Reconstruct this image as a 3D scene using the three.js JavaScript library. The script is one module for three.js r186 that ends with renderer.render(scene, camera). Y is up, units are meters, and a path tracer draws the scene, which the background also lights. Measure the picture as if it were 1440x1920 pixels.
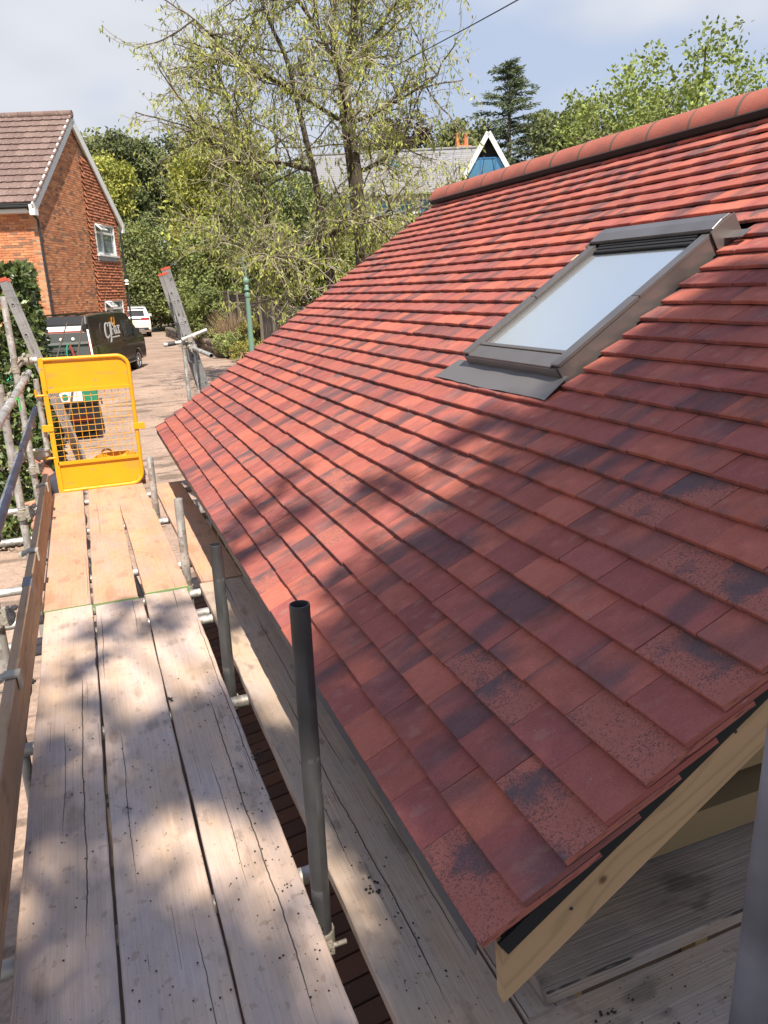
import * as THREE from 'three';
import { mergeGeometries } from 'three/addons/utils/BufferGeometryUtils.js';
import { MarchingCubes } from 'three/addons/objects/MarchingCubes.js';
import { FontLoader } from 'three/addons/loaders/FontLoader.js';
import { TextGeometry } from 'three/addons/geometries/TextGeometry.js';

// ---------------------------------------------------------------- camera, sky, sun, exposure
const scene = new THREE.Scene();
const camera = new THREE.PerspectiveCamera(68.99, 768 / 1024, 0.05, 900);
camera.position.set(-0.5, 1.1036, 0.9073);
camera.rotation.order = 'YXZ';
camera.rotation.set(-0.29186, -0.36944, -0.03554);

const SUN = new THREE.Vector3(-0.055, 1, 0.68).normalize();
const sun = new THREE.DirectionalLight(new THREE.Color(1.0, 0.905, 0.76), 5.0);
sun.position.copy(SUN).multiplyScalar(60);
sun.shadow.radius = 1.0;
sun.castShadow = true;
sun.shadow.mapSize.set(4096, 4096);
sun.shadow.camera.left = -40; sun.shadow.camera.right = 40; sun.shadow.camera.top = 40; sun.shadow.camera.bottom = -40; sun.shadow.camera.far = 160;
scene.add(sun, sun.target);
const renderer = new THREE.WebGLRenderer({ antialias: true });
renderer.toneMapping = THREE.LinearToneMapping;
renderer.toneMappingExposure = 1.6;
renderer.shadowMap.enabled = true;

// ---------------------------------------------------------------- random, noise, textures
function rngOf(a) { return () => { a |= 0; a = a + 0x6D2B79F5 | 0; let t = Math.imul(a ^ a >>> 15, 1 | a); t = t + Math.imul(t ^ t >>> 7, 61 | t) ^ t; return ((t ^ t >>> 14) >>> 0) / 4294967296; }; }
const R = rngOf(71);
const rr = (a, b, r = R) => a + (b - a) * r();
const clamp = (x, a = 0, b = 1) => x < a ? a : x > b ? b : x;
const lerp = (a, b, t) => a + (b - a) * t;
const sstep = (a, b, x) => { const t = clamp((x - a) / (b - a)); return t * t * (3 - 2 * t); };
const HT = new Float32Array(65536); { const r = rngOf(5); for (let i = 0; i < 65536; i++) HT[i] = r(); }
const mod = (a, n) => ((a % n) + n) % n;
function vn(x, y, px = 256, py = 256) {            // value noise, periodic in px, py
  const xi = Math.floor(x), yi = Math.floor(y); let fx = x - xi, fy = y - yi; fx = fx * fx * (3 - 2 * fx); fy = fy * fy * (3 - 2 * fy);
  const x0 = mod(xi, px), x1 = mod(xi + 1, px), y0 = mod(yi, py) * 251, y1 = mod(yi + 1, py) * 251;
  const a = HT[(x0 + y0) & 65535], b = HT[(x1 + y0) & 65535], c = HT[(x0 + y1) & 65535], d = HT[(x1 + y1) & 65535];
  return a + (b - a) * fx + (c - a) * fy + (a - b - c + d) * fx * fy;
}
function fbm(x, y, o = 4, px = 256, py = 256) { let s = 0, a = 0.5, n = 0; for (let i = 0; i < o; i++) { s += a * vn(x + i * 17.3, y + i * 9.1, px, py); n += a; a *= 0.5; x *= 2; y *= 2; px *= 2; py *= 2; } return s / n; }
const toS = c => c <= 0.0031308 ? 12.92 * c : 1.055 * Math.pow(c, 1 / 2.4) - 0.055;
const LUT = new Uint8Array(4097); for (let i = 0; i <= 4096; i++) LUT[i] = Math.round(255 * toS(i / 4096));
function tex(w, h, fn, data = false) {              // fn(u, v, out) writes linear rgb
  const d = new Uint8Array(w * h * 4), o = [0, 0, 0];
  for (let y = 0; y < h; y++) for (let x = 0; x < w; x++) {
    fn((x + 0.5) / w, (y + 0.5) / h, o); const k = (y * w + x) * 4;
    for (let c = 0; c < 3; c++) { const q = clamp(o[c]); d[k + c] = data ? Math.round(q * 255) : LUT[Math.round(q * 4096)]; }
    d[k + 3] = 255;
  }
  const t = new THREE.DataTexture(d, w, h); t.wrapS = t.wrapT = THREE.RepeatWrapping; t.magFilter = THREE.LinearFilter; t.minFilter = THREE.LinearMipmapLinearFilter; t.generateMipmaps = true;
  if (!data) t.colorSpace = THREE.SRGBColorSpace; t.needsUpdate = true; return t;
}
const rgb = (r, g, b) => new THREE.Color().setRGB(r, g, b);
const std = (o) => new THREE.MeshStandardMaterial(o);
const phys = (o) => new THREE.MeshPhysicalMaterial(o);

// sky: pale blue with thin broken cloud, computed as an equirectangular picture
{
  const w = 1024, h = 512, d = new Float32Array(w * h * 4);
  for (let y = 0; y < h; y++) for (let x = 0; x < w; x++) {
    const el = ((y + 0.5) / h - 0.5) * Math.PI, az = (x + 0.5) / w * Math.PI * 2, k = (y * w + x) * 4;
    const e = Math.max(el, 0), s = Math.sin(e);
    let r = lerp(0.72, 0.34, Math.pow(s, 0.62)), g = lerp(0.80, 0.48, Math.pow(s, 0.62)), b = lerp(0.93, 0.80, Math.pow(s, 0.62));
    const X = Math.cos(az) * Math.cos(e), Z = Math.sin(az) * Math.cos(e), q = 1.6 / (s + 0.28);
    let c = fbm(X * q * 1.1 + 20, Z * q * 1.1 + 31, 5); c = sstep(0.40, 0.70, c) * 0.9;
    const cr = 0.76 + 0.22 * fbm(X * q * 3 + 50, Z * q * 3 + 7, 3);
    r = lerp(r, cr * 0.96, c); g = lerp(g, cr * 0.985, c); b = lerp(b, cr * 1.05, c);
    if (el < 0) { r = 0.30; g = 0.29; b = 0.25; }
    d[k] = r; d[k + 1] = g; d[k + 2] = b; d[k + 3] = 1;
  }
  const t = new THREE.DataTexture(d, w, h, THREE.RGBAFormat, THREE.FloatType); t.mapping = THREE.EquirectangularReflectionMapping; t.magFilter = t.minFilter = THREE.LinearFilter; t.needsUpdate = true;
  scene.background = t; scene.environment = t; scene.backgroundIntensity = 0.58; scene.environmentIntensity = 0.58;
}

// ---------------------------------------------------------------- object helpers
const V = (x, y, z) => new THREE.Vector3(x, y, z);
const used = {};
function numbered(n) { const k = used[n] = (used[n] ?? -1) + 1; return k ? `${n}_${String(k).padStart(3, '0')}` : n; }
function tag(o, label, category, group, kind) { if (label) o.userData.label = label; if (category) o.userData.category = category; if (group) o.userData.group = group; if (kind) o.userData.kind = kind; return o; }
function shade(o) { o.castShadow = o.receiveShadow = true; return o; }
function thing(name, label, category, pos = [0, 0, 0], group) { const g = new THREE.Group(); g.name = numbered(name); g.position.set(...pos); scene.add(g); return tag(g, label, category, group); }
function part(name, geo, mat, parent, rel = true) {   // geometry given in world axes; brought to the thing's base
  const o = shade(new THREE.Mesh(geo, mat)); o.name = name;
  if (rel && parent) { const b = V(0, 0, 0); let p = parent; while (p && p !== scene) { b.add(p.position); p = p.parent; } geo.translate(-b.x, -b.y, -b.z); }
  parent.add(o); return o;
}
function local(name, geo, mat, parent, x = 0, y = 0, z = 0) { const o = shade(new THREE.Mesh(geo, mat)); o.name = name; o.position.set(x, y, z); parent.add(o); return o; }
function single(name, geo, mat, label, category, group, kind) { const o = shade(new THREE.Mesh(geo, mat)); o.name = numbered(name); scene.add(o); return tag(o, label, category, group, kind); }
function clean(g) { if (g.index) g = g.toNonIndexed(); for (const k of Object.keys(g.attributes)) if (!['position', 'normal', 'uv', 'color'].includes(k)) g.deleteAttribute(k); return g; }
function merge(list) { const c = list.map(clean); const m = mergeGeometries(c); m.clearGroups?.(); return m; }
function paint(g, c) { const n = g.attributes.position.count, a = new Float32Array(n * 3); for (let i = 0; i < n; i++) { a[i * 3] = c[0]; a[i * 3 + 1] = c[1]; a[i * 3 + 2] = c[2]; } g.setAttribute('color', new THREE.BufferAttribute(a, 3)); return g; }
function metric(g, s = 1, ox = 0, oy = 0) {          // uv in metres from the dominant axis of the normal
  g = g.index ? g.toNonIndexed() : g; const p = g.attributes.position, n = g.attributes.normal, uv = new Float32Array(p.count * 2);
  for (let i = 0; i < p.count; i++) {
    const ax = Math.abs(n.getX(i)), ay = Math.abs(n.getY(i)), az = Math.abs(n.getZ(i)); let u, v;
    if (ay >= ax && ay >= az) { u = p.getX(i); v = p.getZ(i); } else if (ax >= az) { u = p.getZ(i); v = p.getY(i); } else { u = p.getX(i); v = p.getY(i); }
    uv[i * 2] = u * s + ox; uv[i * 2 + 1] = v * s + oy;
  }
  g.setAttribute('uv', new THREE.BufferAttribute(uv, 2)); return g;
}
function box(x0, x1, y0, y1, z0, z1) { const g = new THREE.BoxGeometry(x1 - x0, y1 - y0, z1 - z0); g.translate((x0 + x1) / 2, (y0 + y1) / 2, (z0 + z1) / 2); return metric(g); }
function bevelBox(w, h, d, b = 0.01, seg = 2) {     // rounded upright box around the origin
  const s = new THREE.Shape(), x = w / 2 - b, y = h / 2 - b; s.moveTo(-x, -y); s.lineTo(x, -y); s.lineTo(x, y); s.lineTo(-x, y); s.closePath();
  const g = new THREE.ExtrudeGeometry(s, { depth: d - 2 * b, bevelEnabled: true, bevelThickness: b, bevelSize: b, bevelSegments: seg, steps: 1, curveSegments: 4 }); g.translate(0, 0, -(d - 2 * b) / 2); return metric(g);
}
function tubeGeo(a, b, r = 0.02415, hollow = true, seg = 18) {
  const L = a.distanceTo(b), pts = hollow ? [[r - 0.004, L - 0.12], [r - 0.004, L], [r - 0.0008, L], [r, L - 0.0012], [r, 0.0012], [r - 0.0008, 0], [r - 0.004, 0], [r - 0.004, 0.12]] : [[0, L], [r * 0.94, L], [r, L - r * 0.06], [r, r * 0.06], [r * 0.94, 0], [0, 0]];
  const g = new THREE.LatheGeometry(pts.reverse().map(p => new THREE.Vector2(p[0], p[1])), seg);
  const uv = g.attributes.uv, p = g.attributes.position; for (let i = 0; i < uv.count; i++) uv.setXY(i, uv.getX(i) * 0.15, p.getY(i));
  g.applyQuaternion(new THREE.Quaternion().setFromUnitVectors(V(0, 1, 0), b.clone().sub(a).normalize())); g.translate(a.x, a.y, a.z); return g;
}
function beam(a, b, w, h, up = V(0, 1, 0)) {        // rectangular bar from a to b
  const L = a.distanceTo(b), z = b.clone().sub(a).normalize(), x = up.clone().cross(z).normalize(), y = z.clone().cross(x);
  const g = metric(new THREE.BoxGeometry(w, h, L)); g.applyMatrix4(new THREE.Matrix4().makeBasis(x, y, z)); const m = a.clone().add(b).multiplyScalar(0.5); g.translate(m.x, m.y, m.z); return g;
}
function ground(x, z) {                              // lie of the land
  let y = -2.45 + 1.4 * clamp((-2 - z) / 18);
  y += 2.6 * sstep(7, 22, x) * sstep(-8, -30, z) + 0.9 * sstep(4.6, 7.5, x) * sstep(-14, -22, z);
  y += 4 * sstep(-60, -140, z);
  return y;
}
// ---------------------------------------------------------------- shared materials
const woodPix = (seed, cfg) => (u, v, o) => {
  const x = u + 0.012 * (fbm(u * 4 + seed, v * 10, 3, 4, 10) - 0.5) + 0.05 * (fbm(u * 2 + 9 + seed, v * 5, 2, 2, 5) - 0.5);
  const g1 = fbm(x * 70 + seed * 7, v * 6, 3, 70, 6), g2 = vn(x * 190 + seed, v * 22, 190, 22), broad = fbm(u * 3 + seed, v * 8 + seed, 4, 3, 8);
  let k = 0.84 + 0.17 * g1 + 0.09 * (g2 - 0.5) + 0.14 * (fbm(u * 20 + seed, v * 60, 4, 20, 60) - 0.5) + cfg.blotch * (broad - 0.5);
  const st = sstep(0.60, 0.78, fbm(u * 5 + 40 + seed, v * 16, 4, 5, 16)); k *= 1 - cfg.stain * st;
  const line = Math.abs(((x * 11 + seed * 0.37 + 0.9 * (vn(v * 7, Math.floor(x * 11) * 3.1, 7, 256) - 0.5)) % 1 + 1) % 1 - 0.5), gate = vn(Math.floor(x * 11) * 5.7, v * 9, 256, 9);
  if (gate > cfg.crack) k *= 1 - 0.75 * (1 - sstep(0.0, 0.045, line));
  const sp = vn(u * 150, v * 1200, 150, 1200), spm = vn(u * 6 + 3, v * 40 + seed, 6, 40); if (sp > cfg.speck - 0.05 * spm) k *= 0.35;
  for (const q of cfg.knots ?? []) { const dx = (u - q[0]) * 0.32, dy = (v - q[1]) * 2.4, d = Math.hypot(dx, dy * 0.55) / q[2]; if (d < 3) { const rg = 0.5 + 0.5 * Math.sin(d * 4 + 5 * vn(u * 24, v * 150, 24, 150)); k *= lerp(0.62 + 0.16 * rg, 1, sstep(0.5, 2.2, d + 0.8 * (vn(u * 50, v * 300, 50, 300) - 0.5))); } }
  for (const q of cfg.splits ?? []) { if (v > q[1] && v < q[2]) { const cx = q[0] + 0.05 * (fbm(v * 9 + q[0] * 50, 3, 3) - 0.5) + 0.006 * (vn(v * 140, q[0] * 90) - 0.5), e = Math.min(1, (v - q[1]) * 14, (q[2] - v) * 14), w = q[3] * e / 0.32; k *= 1 - 0.85 * (1 - sstep(w * 0.4, w, Math.abs(u - cx))); } }
  const sp2 = sstep(0.74, 0.78, fbm(u * 14 + seed * 3, v * 90, 3, 14, 90)) * (cfg.splash ?? 0); 
  const warm = cfg.warm * (fbm(u * 4 + 70, v * 12 + seed, 3, 4, 12) - 0.5);
  o[0] = cfg.c[0] * k * (1 + warm * 0.5); o[1] = cfg.c[1] * k; o[2] = cfg.c[2] * k * (1 - warm);
  if (sp2 > 0) { o[0] = lerp(o[0], 0.27, sp2); o[1] = lerp(o[1], 0.17, sp2); o[2] = lerp(o[2], 0.11, sp2); }
};
const boardUV = 1 / 0.32, boardVV = 1 / 2.4;
const boardNear = std({ map: tex(512, 2048, woodPix(1, { knots: [[0.22, 0.12, 0.009], [0.7, 0.31, 0.012], [0.42, 0.52, 0.008], [0.15, 0.70, 0.011], [0.82, 0.86, 0.010]], splits: [[0.50, 0.02, 0.62, 0.0022], [0.30, 0.35, 0.98, 0.0028], [0.72, 0.10, 0.45, 0.0018], [0.62, 0.62, 0.95, 0.002], [0.12, 0.5, 0.8, 0.0016]], splash: 0.35, c: [0.60, 0.455, 0.38], blotch: 0.30, stain: 0.30, crack: 0.86, speck: 1.0, warm: 0.35 })), roughness: 0.88 });
const boardFar = std({ map: tex(512, 2048, woodPix(8, { knots: [[0.32, 0.22, 0.008], [0.66, 0.61, 0.009], [0.2, 0.9, 0.007]], splits: [[0.4, 0.05, 0.4, 0.0014], [0.7, 0.5, 0.9, 0.0016]], splash: 0.25, c: [0.56, 0.335, 0.225], blotch: 0.30, stain: 0.20, crack: 0.94, speck: 1.02, warm: 0.45 })), roughness: 0.88 });
const boardInner = std({ map: tex(512, 2048, woodPix(4, { knots: [[0.22, 0.12, 0.009], [0.7, 0.31, 0.012], [0.42, 0.52, 0.008], [0.15, 0.70, 0.011], [0.82, 0.86, 0.010]], splits: [[0.50, 0.02, 0.62, 0.0022], [0.30, 0.35, 0.98, 0.0028], [0.72, 0.10, 0.45, 0.0018], [0.62, 0.62, 0.95, 0.002], [0.12, 0.5, 0.8, 0.0016]], splash: 0.35, c: [0.52, 0.40, 0.32], blotch: 0.30, stain: 0.34, crack: 0.90, speck: 1.0, warm: 0.3 })), roughness: 0.88 });
const boardDark = std({ map: tex(512, 2048, woodPix(13, { knots: [[0.55, 0.25, 0.02], [0.35, 0.45, 0.014], [0.6, 0.75, 0.018]], splits: [[0.45, 0.05, 0.9, 0.002]], splash: 0, c: [0.40, 0.315, 0.255], blotch: 0.5, stain: 0.45, crack: 0.78, speck: 1.0, warm: 0.25 })), roughness: 0.9 });
{ const bt = tex(512, 2048, (u, v, o) => { const x = u + 0.012 * (fbm(u * 4 + 1, v * 10, 3, 4, 10) - 0.5) + 0.05 * (fbm(u * 2 + 10, v * 5, 2, 2, 5) - 0.5); o[0] = o[1] = o[2] = 0.6 * fbm(x * 70 + 7, v * 6, 3, 70, 6) + 0.3 * vn(x * 190 + 1, v * 22, 190, 22) + 0.1 * vn(u * 150, v * 1200, 150, 1200); }, true);
  for (const m of [boardNear, boardFar, boardInner, boardDark]) { m.bumpMap = bt; m.bumpScale = 0.0016; } boardDark.bumpScale = 0.003; }
const pine = std({ map: tex(256, 1024, (u, v, o) => {
  const x = u + 0.10 * (fbm(u * 2 + 3, v * 4, 3, 2, 4) - 0.5); const ring = Math.pow(0.5 + 0.5 * Math.sin((x * 3 + 2.6 * fbm(u * 2, v * 4, 3, 2, 4)) * 6.283), 6), g = vn(x * 120, v * 10, 120, 10);
  let k = 0.96 + 0.07 * (g - 0.5) - 0.17 * ring + 0.16 * (fbm(u * 2 + 9, v * 6, 3, 2, 6) - 0.5); let rx = 0; for (const [kx, ky] of [[0.3, 0.2], [0.62, 0.55], [0.4, 0.83]]) { const d = Math.hypot((u - kx) * 0.15, (v - ky) * 1.2) / 0.0065; if (d < 2.4) { k *= lerp(0.28, 1, sstep(0.5, 2.2, d + 0.2 * Math.sin(d * 9))); rx = Math.max(rx, 1 - d / 2.4); } }
  o[0] = 0.53 * k; o[1] = 0.345 * k * (1 - 0.2 * rx); o[2] = 0.19 * k * (1 - 0.3 * rx); }), roughness: 0.75 });
const oldTimber = std({ color: rgb(0.29, 0.20, 0.10), roughness: 0.8 });
const galvTex = tex(256, 512, (u, v, o) => { const n = fbm(u * 6, v * 12, 4, 6, 12), s = vn(u * 90, v * 9, 90, 9), d = sstep(0.62, 0.72, fbm(u * 9 + 30, v * 26, 4, 9, 26)); const ru = sstep(0.64, 0.74, fbm(u * 5 + 12, v * 20 + 9, 4, 5, 20)) * 0.6, k = 0.28 + 0.34 * n + 0.10 * s - 0.16 * d; o[0] = lerp(k * 1.03, 0.20, ru); o[1] = lerp(k, 0.14, ru); o[2] = lerp(k * 0.96, 0.10, ru); });
const galvR = tex(128, 256, (u, v, o) => { o[0] = o[1] = o[2] = 0.42 + 0.35 * fbm(u * 6, v * 12, 4, 6, 12); }, true);
const galv = std({ map: galvTex, roughnessMap: galvR, metalness: 0.55, roughness: 1 });
const galvDull = std({ map: tex(256, 512, (u, v, o) => { const n = fbm(u * 8, v * 9, 4, 8, 9), sc = sstep(0.66, 0.76, fbm(u * 20 + 5, v * 24, 3, 20, 24)); const k = 0.040 + 0.085 * n + 0.30 * sc * sstep(0.48, 0.66, fbm(u * 3 + 8, v * 4, 2, 3, 4)); o[0] = k; o[1] = k; o[2] = k * 1.04; }), roughnessMap: galvR, metalness: 0.35, roughness: 1 });
const couplerMat = std({ map: tex(128, 128, (u, v, o) => { const n = fbm(u * 6, v * 6, 4, 6, 6), ru = sstep(0.5, 0.7, fbm(u * 8 + 5, v * 8, 4, 8, 8)); const k = 0.55 + 0.7 * n; o[0] = lerp(0.40 * k, 0.20, ru * 0.7); o[1] = lerp(0.37 * k, 0.13, ru * 0.7); o[2] = lerp(0.32 * k, 0.085, ru * 0.7); }), roughness: 0.7, metalness: 0.3 });
const steelDark = std({ color: rgb(0.06, 0.058, 0.06), roughness: 0.6, metalness: 0.3 });
const greenBand = std({ color: rgb(0.20, 0.33, 0.13), roughness: 0.6 });
const black = std({ color: rgb(0.012, 0.012, 0.014), roughness: 0.75 });
const whitePaint = std({ color: rgb(0.78, 0.78, 0.77), roughness: 0.5 });
const darkRoom = std({ color: rgb(0.03, 0.03, 0.032), roughness: 0.9 });

// ---------------------------------------------------------------- ground and drive
{
  const xs = [], zs = []; for (let i = -60; i <= 60; i++) xs.push(Math.sign(i) * Math.pow(Math.abs(i) / 60, 2.3) * 420); for (let i = 0; i <= 120; i++) { const t = i / 120 * 2 - 1; zs.push(-14 + Math.sign(t) * Math.pow(Math.abs(t), 2.3) * 420); }
  const pos = [], uv = [], idx = []; for (const z of zs) for (const x of xs) { pos.push(x, ground(x, z), z); uv.push(x * 0.25, z * 0.25); }
  const W = xs.length; for (let j = 0; j + 1 < zs.length; j++) for (let i = 0; i + 1 < W; i++) { const a = j * W + i; idx.push(a, a + W, a + 1, a + 1, a + W, a + W + 1); }
  const g = new THREE.BufferGeometry(); g.setAttribute('position', new THREE.Float32BufferAttribute(pos, 3)); g.setAttribute('uv', new THREE.Float32BufferAttribute(uv, 2)); g.setIndex(idx); g.computeVertexNormals();
  const m = std({ map: tex(512, 512, (u, v, o) => { const n = fbm(u * 8, v * 8, 5, 8, 8), f = vn(u * 160, v * 160, 160, 160), e = sstep(0.42, 0.6, n); const k = 0.7 + 0.6 * f; o[0] = lerp(0.20, 0.11, e) * k; o[1] = lerp(0.155, 0.105, e) * k; o[2] = lerp(0.09, 0.035, e) * k; }), roughness: 0.95 });
  single('ground', g, m, 'dry earth and rough grass of the garden around the drive', 'ground', null, 'structure');
}
{
  const pos = [], uv = [], idx = [], rows = 60; let k = 0;
  const edge = z => z > -18 ? 4.2 : z > -30 ? lerp(4.2, 4.0, (-18 - z) / 12) : lerp(4.0, 6.4, clamp((-30 - z) / 26));
  for (let j = 0; j <= rows; j++) { const z = lerp(8, -60, j / rows), l = z > -30 ? -7 : lerp(-7, 1.0, clamp((-30 - z) / 14)), r = edge(z) + 0.12 * Math.sin(z * 2.1); for (let i = 0; i <= 14; i++) { const x = lerp(l, r, i / 14); pos.push(x, ground(x, z) + 0.02, z); uv.push(x * 0.2, z * 0.2); } }
  for (let j = 0; j < rows; j++) for (let i = 0; i < 14; i++) { const a = j * 15 + i; idx.push(a, a + 1, a + 15, a + 1, a + 16, a + 15); }
  const g = new THREE.BufferGeometry(); g.setAttribute('position', new THREE.Float32BufferAttribute(pos, 3)); g.setAttribute('uv', new THREE.Float32BufferAttribute(uv, 2)); g.setIndex(idx); g.computeVertexNormals();
  const m = std({ map: tex(1024, 1024, (u, v, o) => { const n = fbm(u * 6, v * 6, 5, 6, 6), f = vn(u * 300, v * 300, 300, 300), c = fbm(u * 18 + 4, v * 18, 4, 18, 18), dk = sstep(0.58, 0.72, fbm(u * 10 + 60, v * 34, 4, 10, 34)); const st = vn(u * 120 + 3, v * 120, 120, 120), k = (0.62 + 0.56 * n + 0.34 * (f - 0.5) + 0.18 * (st - 0.5)) * (1 - 0.45 * dk); o[0] = 0.37 * k; o[1] = lerp(0.275, 0.255, c) * k; o[2] = lerp(0.225, 0.195, c) * k; }), roughness: 0.95 });
  single('driveway', g, m, 'dusty pink gravelled drive rising past the parked vehicles', 'driveway', null, 'structure');
}

{
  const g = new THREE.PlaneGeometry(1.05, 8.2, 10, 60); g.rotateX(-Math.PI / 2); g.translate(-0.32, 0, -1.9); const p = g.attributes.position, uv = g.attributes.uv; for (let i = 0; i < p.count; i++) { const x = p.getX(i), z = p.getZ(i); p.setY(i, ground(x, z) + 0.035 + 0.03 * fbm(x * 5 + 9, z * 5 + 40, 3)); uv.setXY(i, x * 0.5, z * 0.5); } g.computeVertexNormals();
  single('shade_strip', g, std({ map: tex(256, 256, (u, v, o) => { const k = 0.6 + 0.8 * fbm(u * 12, v * 12, 5, 12, 12); o[0] = 0.075 * k; o[1] = 0.055 * k; o[2] = 0.042 * k; }), roughness: 1 }), 'dark strip along the wall standing in for the shade under the scaffold', 'ground', null, 'structure');  // strip coloured dark in place of the shade below the boards
}
// ---------------------------------------------------------------- the re-roofed outbuilding
const TH = 0.5895920, CT = Math.cos(TH), ST = Math.sin(TH), GA = 0.10221, LEN = 5.921, PW = LEN / 36;
const RP = (u, s, h = 0) => V(u * CT - h * ST, u * ST + h * CT, -s);
const roofM = new THREE.Matrix4().makeBasis(V(0, 0, -1), V(-ST, CT, 0), V(CT, ST, 0));     // local x along the row, y off the slope, z up the slope
const roofQ = new THREE.Quaternion().setFromRotationMatrix(roofM);
const lowH = h => h > 0.02 ? 0.02 + (h - 0.02) * 0.62 : h;
const roofBox = (u0, u1, s0, s1, h0, h1, b = 0) => { h0 = lowH(h0); h1 = lowH(h1); const g = b ? bevelBox(s1 - s0, h1 - h0, u1 - u0, b) : metric(new THREE.BoxGeometry(s1 - s0, h1 - h0, u1 - u0)); g.translate((s0 + s1) / 2, (h0 + h1) / 2, (u0 + u1) / 2); return g.applyMatrix4(roofM); };
const APEX = 3.42, XA = APEX * CT, YA = APEX * ST;
const SKY = { u0: 1.36, u1: 2.26, s0: 1.42, s1: 2.16 };
const out = thing('outbuilding', 'brick and timber outbuilding with a new red plain tile roof beside the scaffold', 'building', [XA, -2.45, -LEN / 2]);
{
  // tile colours: an atlas of 64 handmade-looking tiles
  const cell = []; const cr = rngOf(9); for (let i = 0; i < 64; i++) cell.push({ p: cr(), d: cr(), o: cr() * 200, q: cr(), sp: cr(), e: cr(), dir: cr() });
  const tileTex = tex(2048, 2048, (u, v, o) => {
    const ci = Math.floor(u * 8), cj = Math.floor(v * 8), c = cell[cj * 8 + ci], x = u * 8 - ci, y = v * 8 - cj;
    const fine = vn(u * 700, v * 700, 700, 700), mid = fbm(x * 5 + c.o, y * 5, 4), streak = fbm(x * 9 + c.o * 3, y * 2.2 + c.o, 3), smear = fbm(x * 1.5 + c.o * 1.7, y * 1.1 + c.dir * 9, 3);
    const dk = sstep(0.36 + 0.20 * (1 - c.d), 0.64 + 0.16 * (1 - c.d), smear * 0.84 + streak * 0.16 + 0.06 * (c.d - 0.5));
    let r = lerp(0.455, 0.310, c.p), g = lerp(0.142, 0.098, c.p), b = lerp(0.102, 0.090, c.p);
    const k = (0.80 + 0.36 * mid + 0.20 * (fine - 0.5)) * lerp(0.86, 1.06, c.sp); r *= k; g *= k; b *= k;
    const m = (0.48 + 0.40 * c.q) * dk; r = lerp(r, 0.135 * k, m); g = lerp(g, 0.080 * k, m); b = lerp(b, 0.086 * k, m);
    const ash = sstep(0.60, 0.75, fbm(x * 6 + c.o * 5, y * 6 + 3, 4)) * 0.28 * c.e; r = lerp(r, 0.44, ash * 0.6); g = lerp(g, 0.22, ash); b = lerp(b, 0.18, ash);
    if (fine > 0.965 && vn(u * 90, v * 90, 90, 90) > 0.55) { r = g = b = 0.42; }
    if (fine < 0.02) { r *= 0.45; g *= 0.45; b *= 0.45; }
    o[0] = r; o[1] = g; o[2] = b;
  });
  const tileBump = tex(512, 512, (u, v, o) => { o[0] = o[1] = o[2] = 0.55 * fbm(u * 40, v * 40, 4, 40, 40) + 0.45 * vn(u * 250, v * 250, 250, 250); }, true);
  const tileMat = phys({ map: tileTex, roughness: 0.92, specularIntensity: 0.3, bumpMap: tileBump, bumpScale: 0.0011 }); tileBump.repeat.set(4, 4);
  const speckTex = tex(1024, 1024, (u, v, o) => {
    const cx = Math.floor(u * 2), cy = Math.floor(v * 4), x = u * 2 - cx, y = v * 4 - cy, id = cy * 2 + cx;
    const f = vn(u * 340, v * 720, 340, 720), f2 = vn(u * 170 + 7, v * 360, 170, 360), n = fbm(x * 3 + id * 13, y * 3 + id * 7, 4), top = sstep(0.42, 0.66, n * 0.9 + 0.26 * (x * 0.35 + y - 0.5));
    let r = 0.42, g = 0.148, b = 0.115; const k = 0.86 + 0.3 * n; r *= k; g *= k; b *= k;
    const s = sstep(0.46, 0.72, f * 0.6 + f2 * 0.4 + 0.50 * (n - 0.5)); r = lerp(r, 0.13, s * 0.8); g = lerp(g, 0.06, s * 0.8); b = lerp(b, 0.06, s * 0.8);
    r = lerp(r, 0.115 * k, top * 0.85); g = lerp(g, 0.083 * k, top * 0.85); b = lerp(b, 0.09 * k, top * 0.85);
    o[0] = r; o[1] = g; o[2] = b;
  });
  const speckMat = phys({ map: speckTex, roughness: 0.94, specularIntensity: 0.3, bumpMap: tileBump, bumpScale: 0.0014 });
  function tileGeo(w, cu, cv, du, dv, seed) {
    const r = rngOf(seed), cb = 0.0015 + 0.0012 * r(), wob = rr(-0.0008, 0.0008, r), prof = [[0.2650, -0.0650], [0.0014, -0.0158], [0, -0.0145], [0, -0.0022], [0.0024, -0.0004], [0.05, -0.0096], [0.104, -0.0198], [0.2650, -0.0500]];
    const xs = [0, 0.0015, 0.5 * w, w - 0.0020, w - 0.0005], drop = [-0.0005, 0, cb, 0, -0.0005], pos = [], uv = [], idx = [], np = prof.length;
    xs.forEach((x, i) => prof.forEach(([z, y], j) => { const t = j >= 3 ? drop[i] : (i === 2 ? cb : 0); pos.push(x, y + t, z + (j > 1 && j < 5 ? wob * (i - 2) : 0)); uv.push(cu + du * clamp(0.03 + 0.94 * x / w), cv + dv * clamp(0.03 + 0.94 * z / 0.265)); }));
    for (let i = 0; i < 4; i++) for (let j = 0; j < np; j++) { const a = i * np + j, b = i * np + (j + 1) % np, c = a + np, d = b + np; idx.push(a, c, b, b, c, d); }
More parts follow.
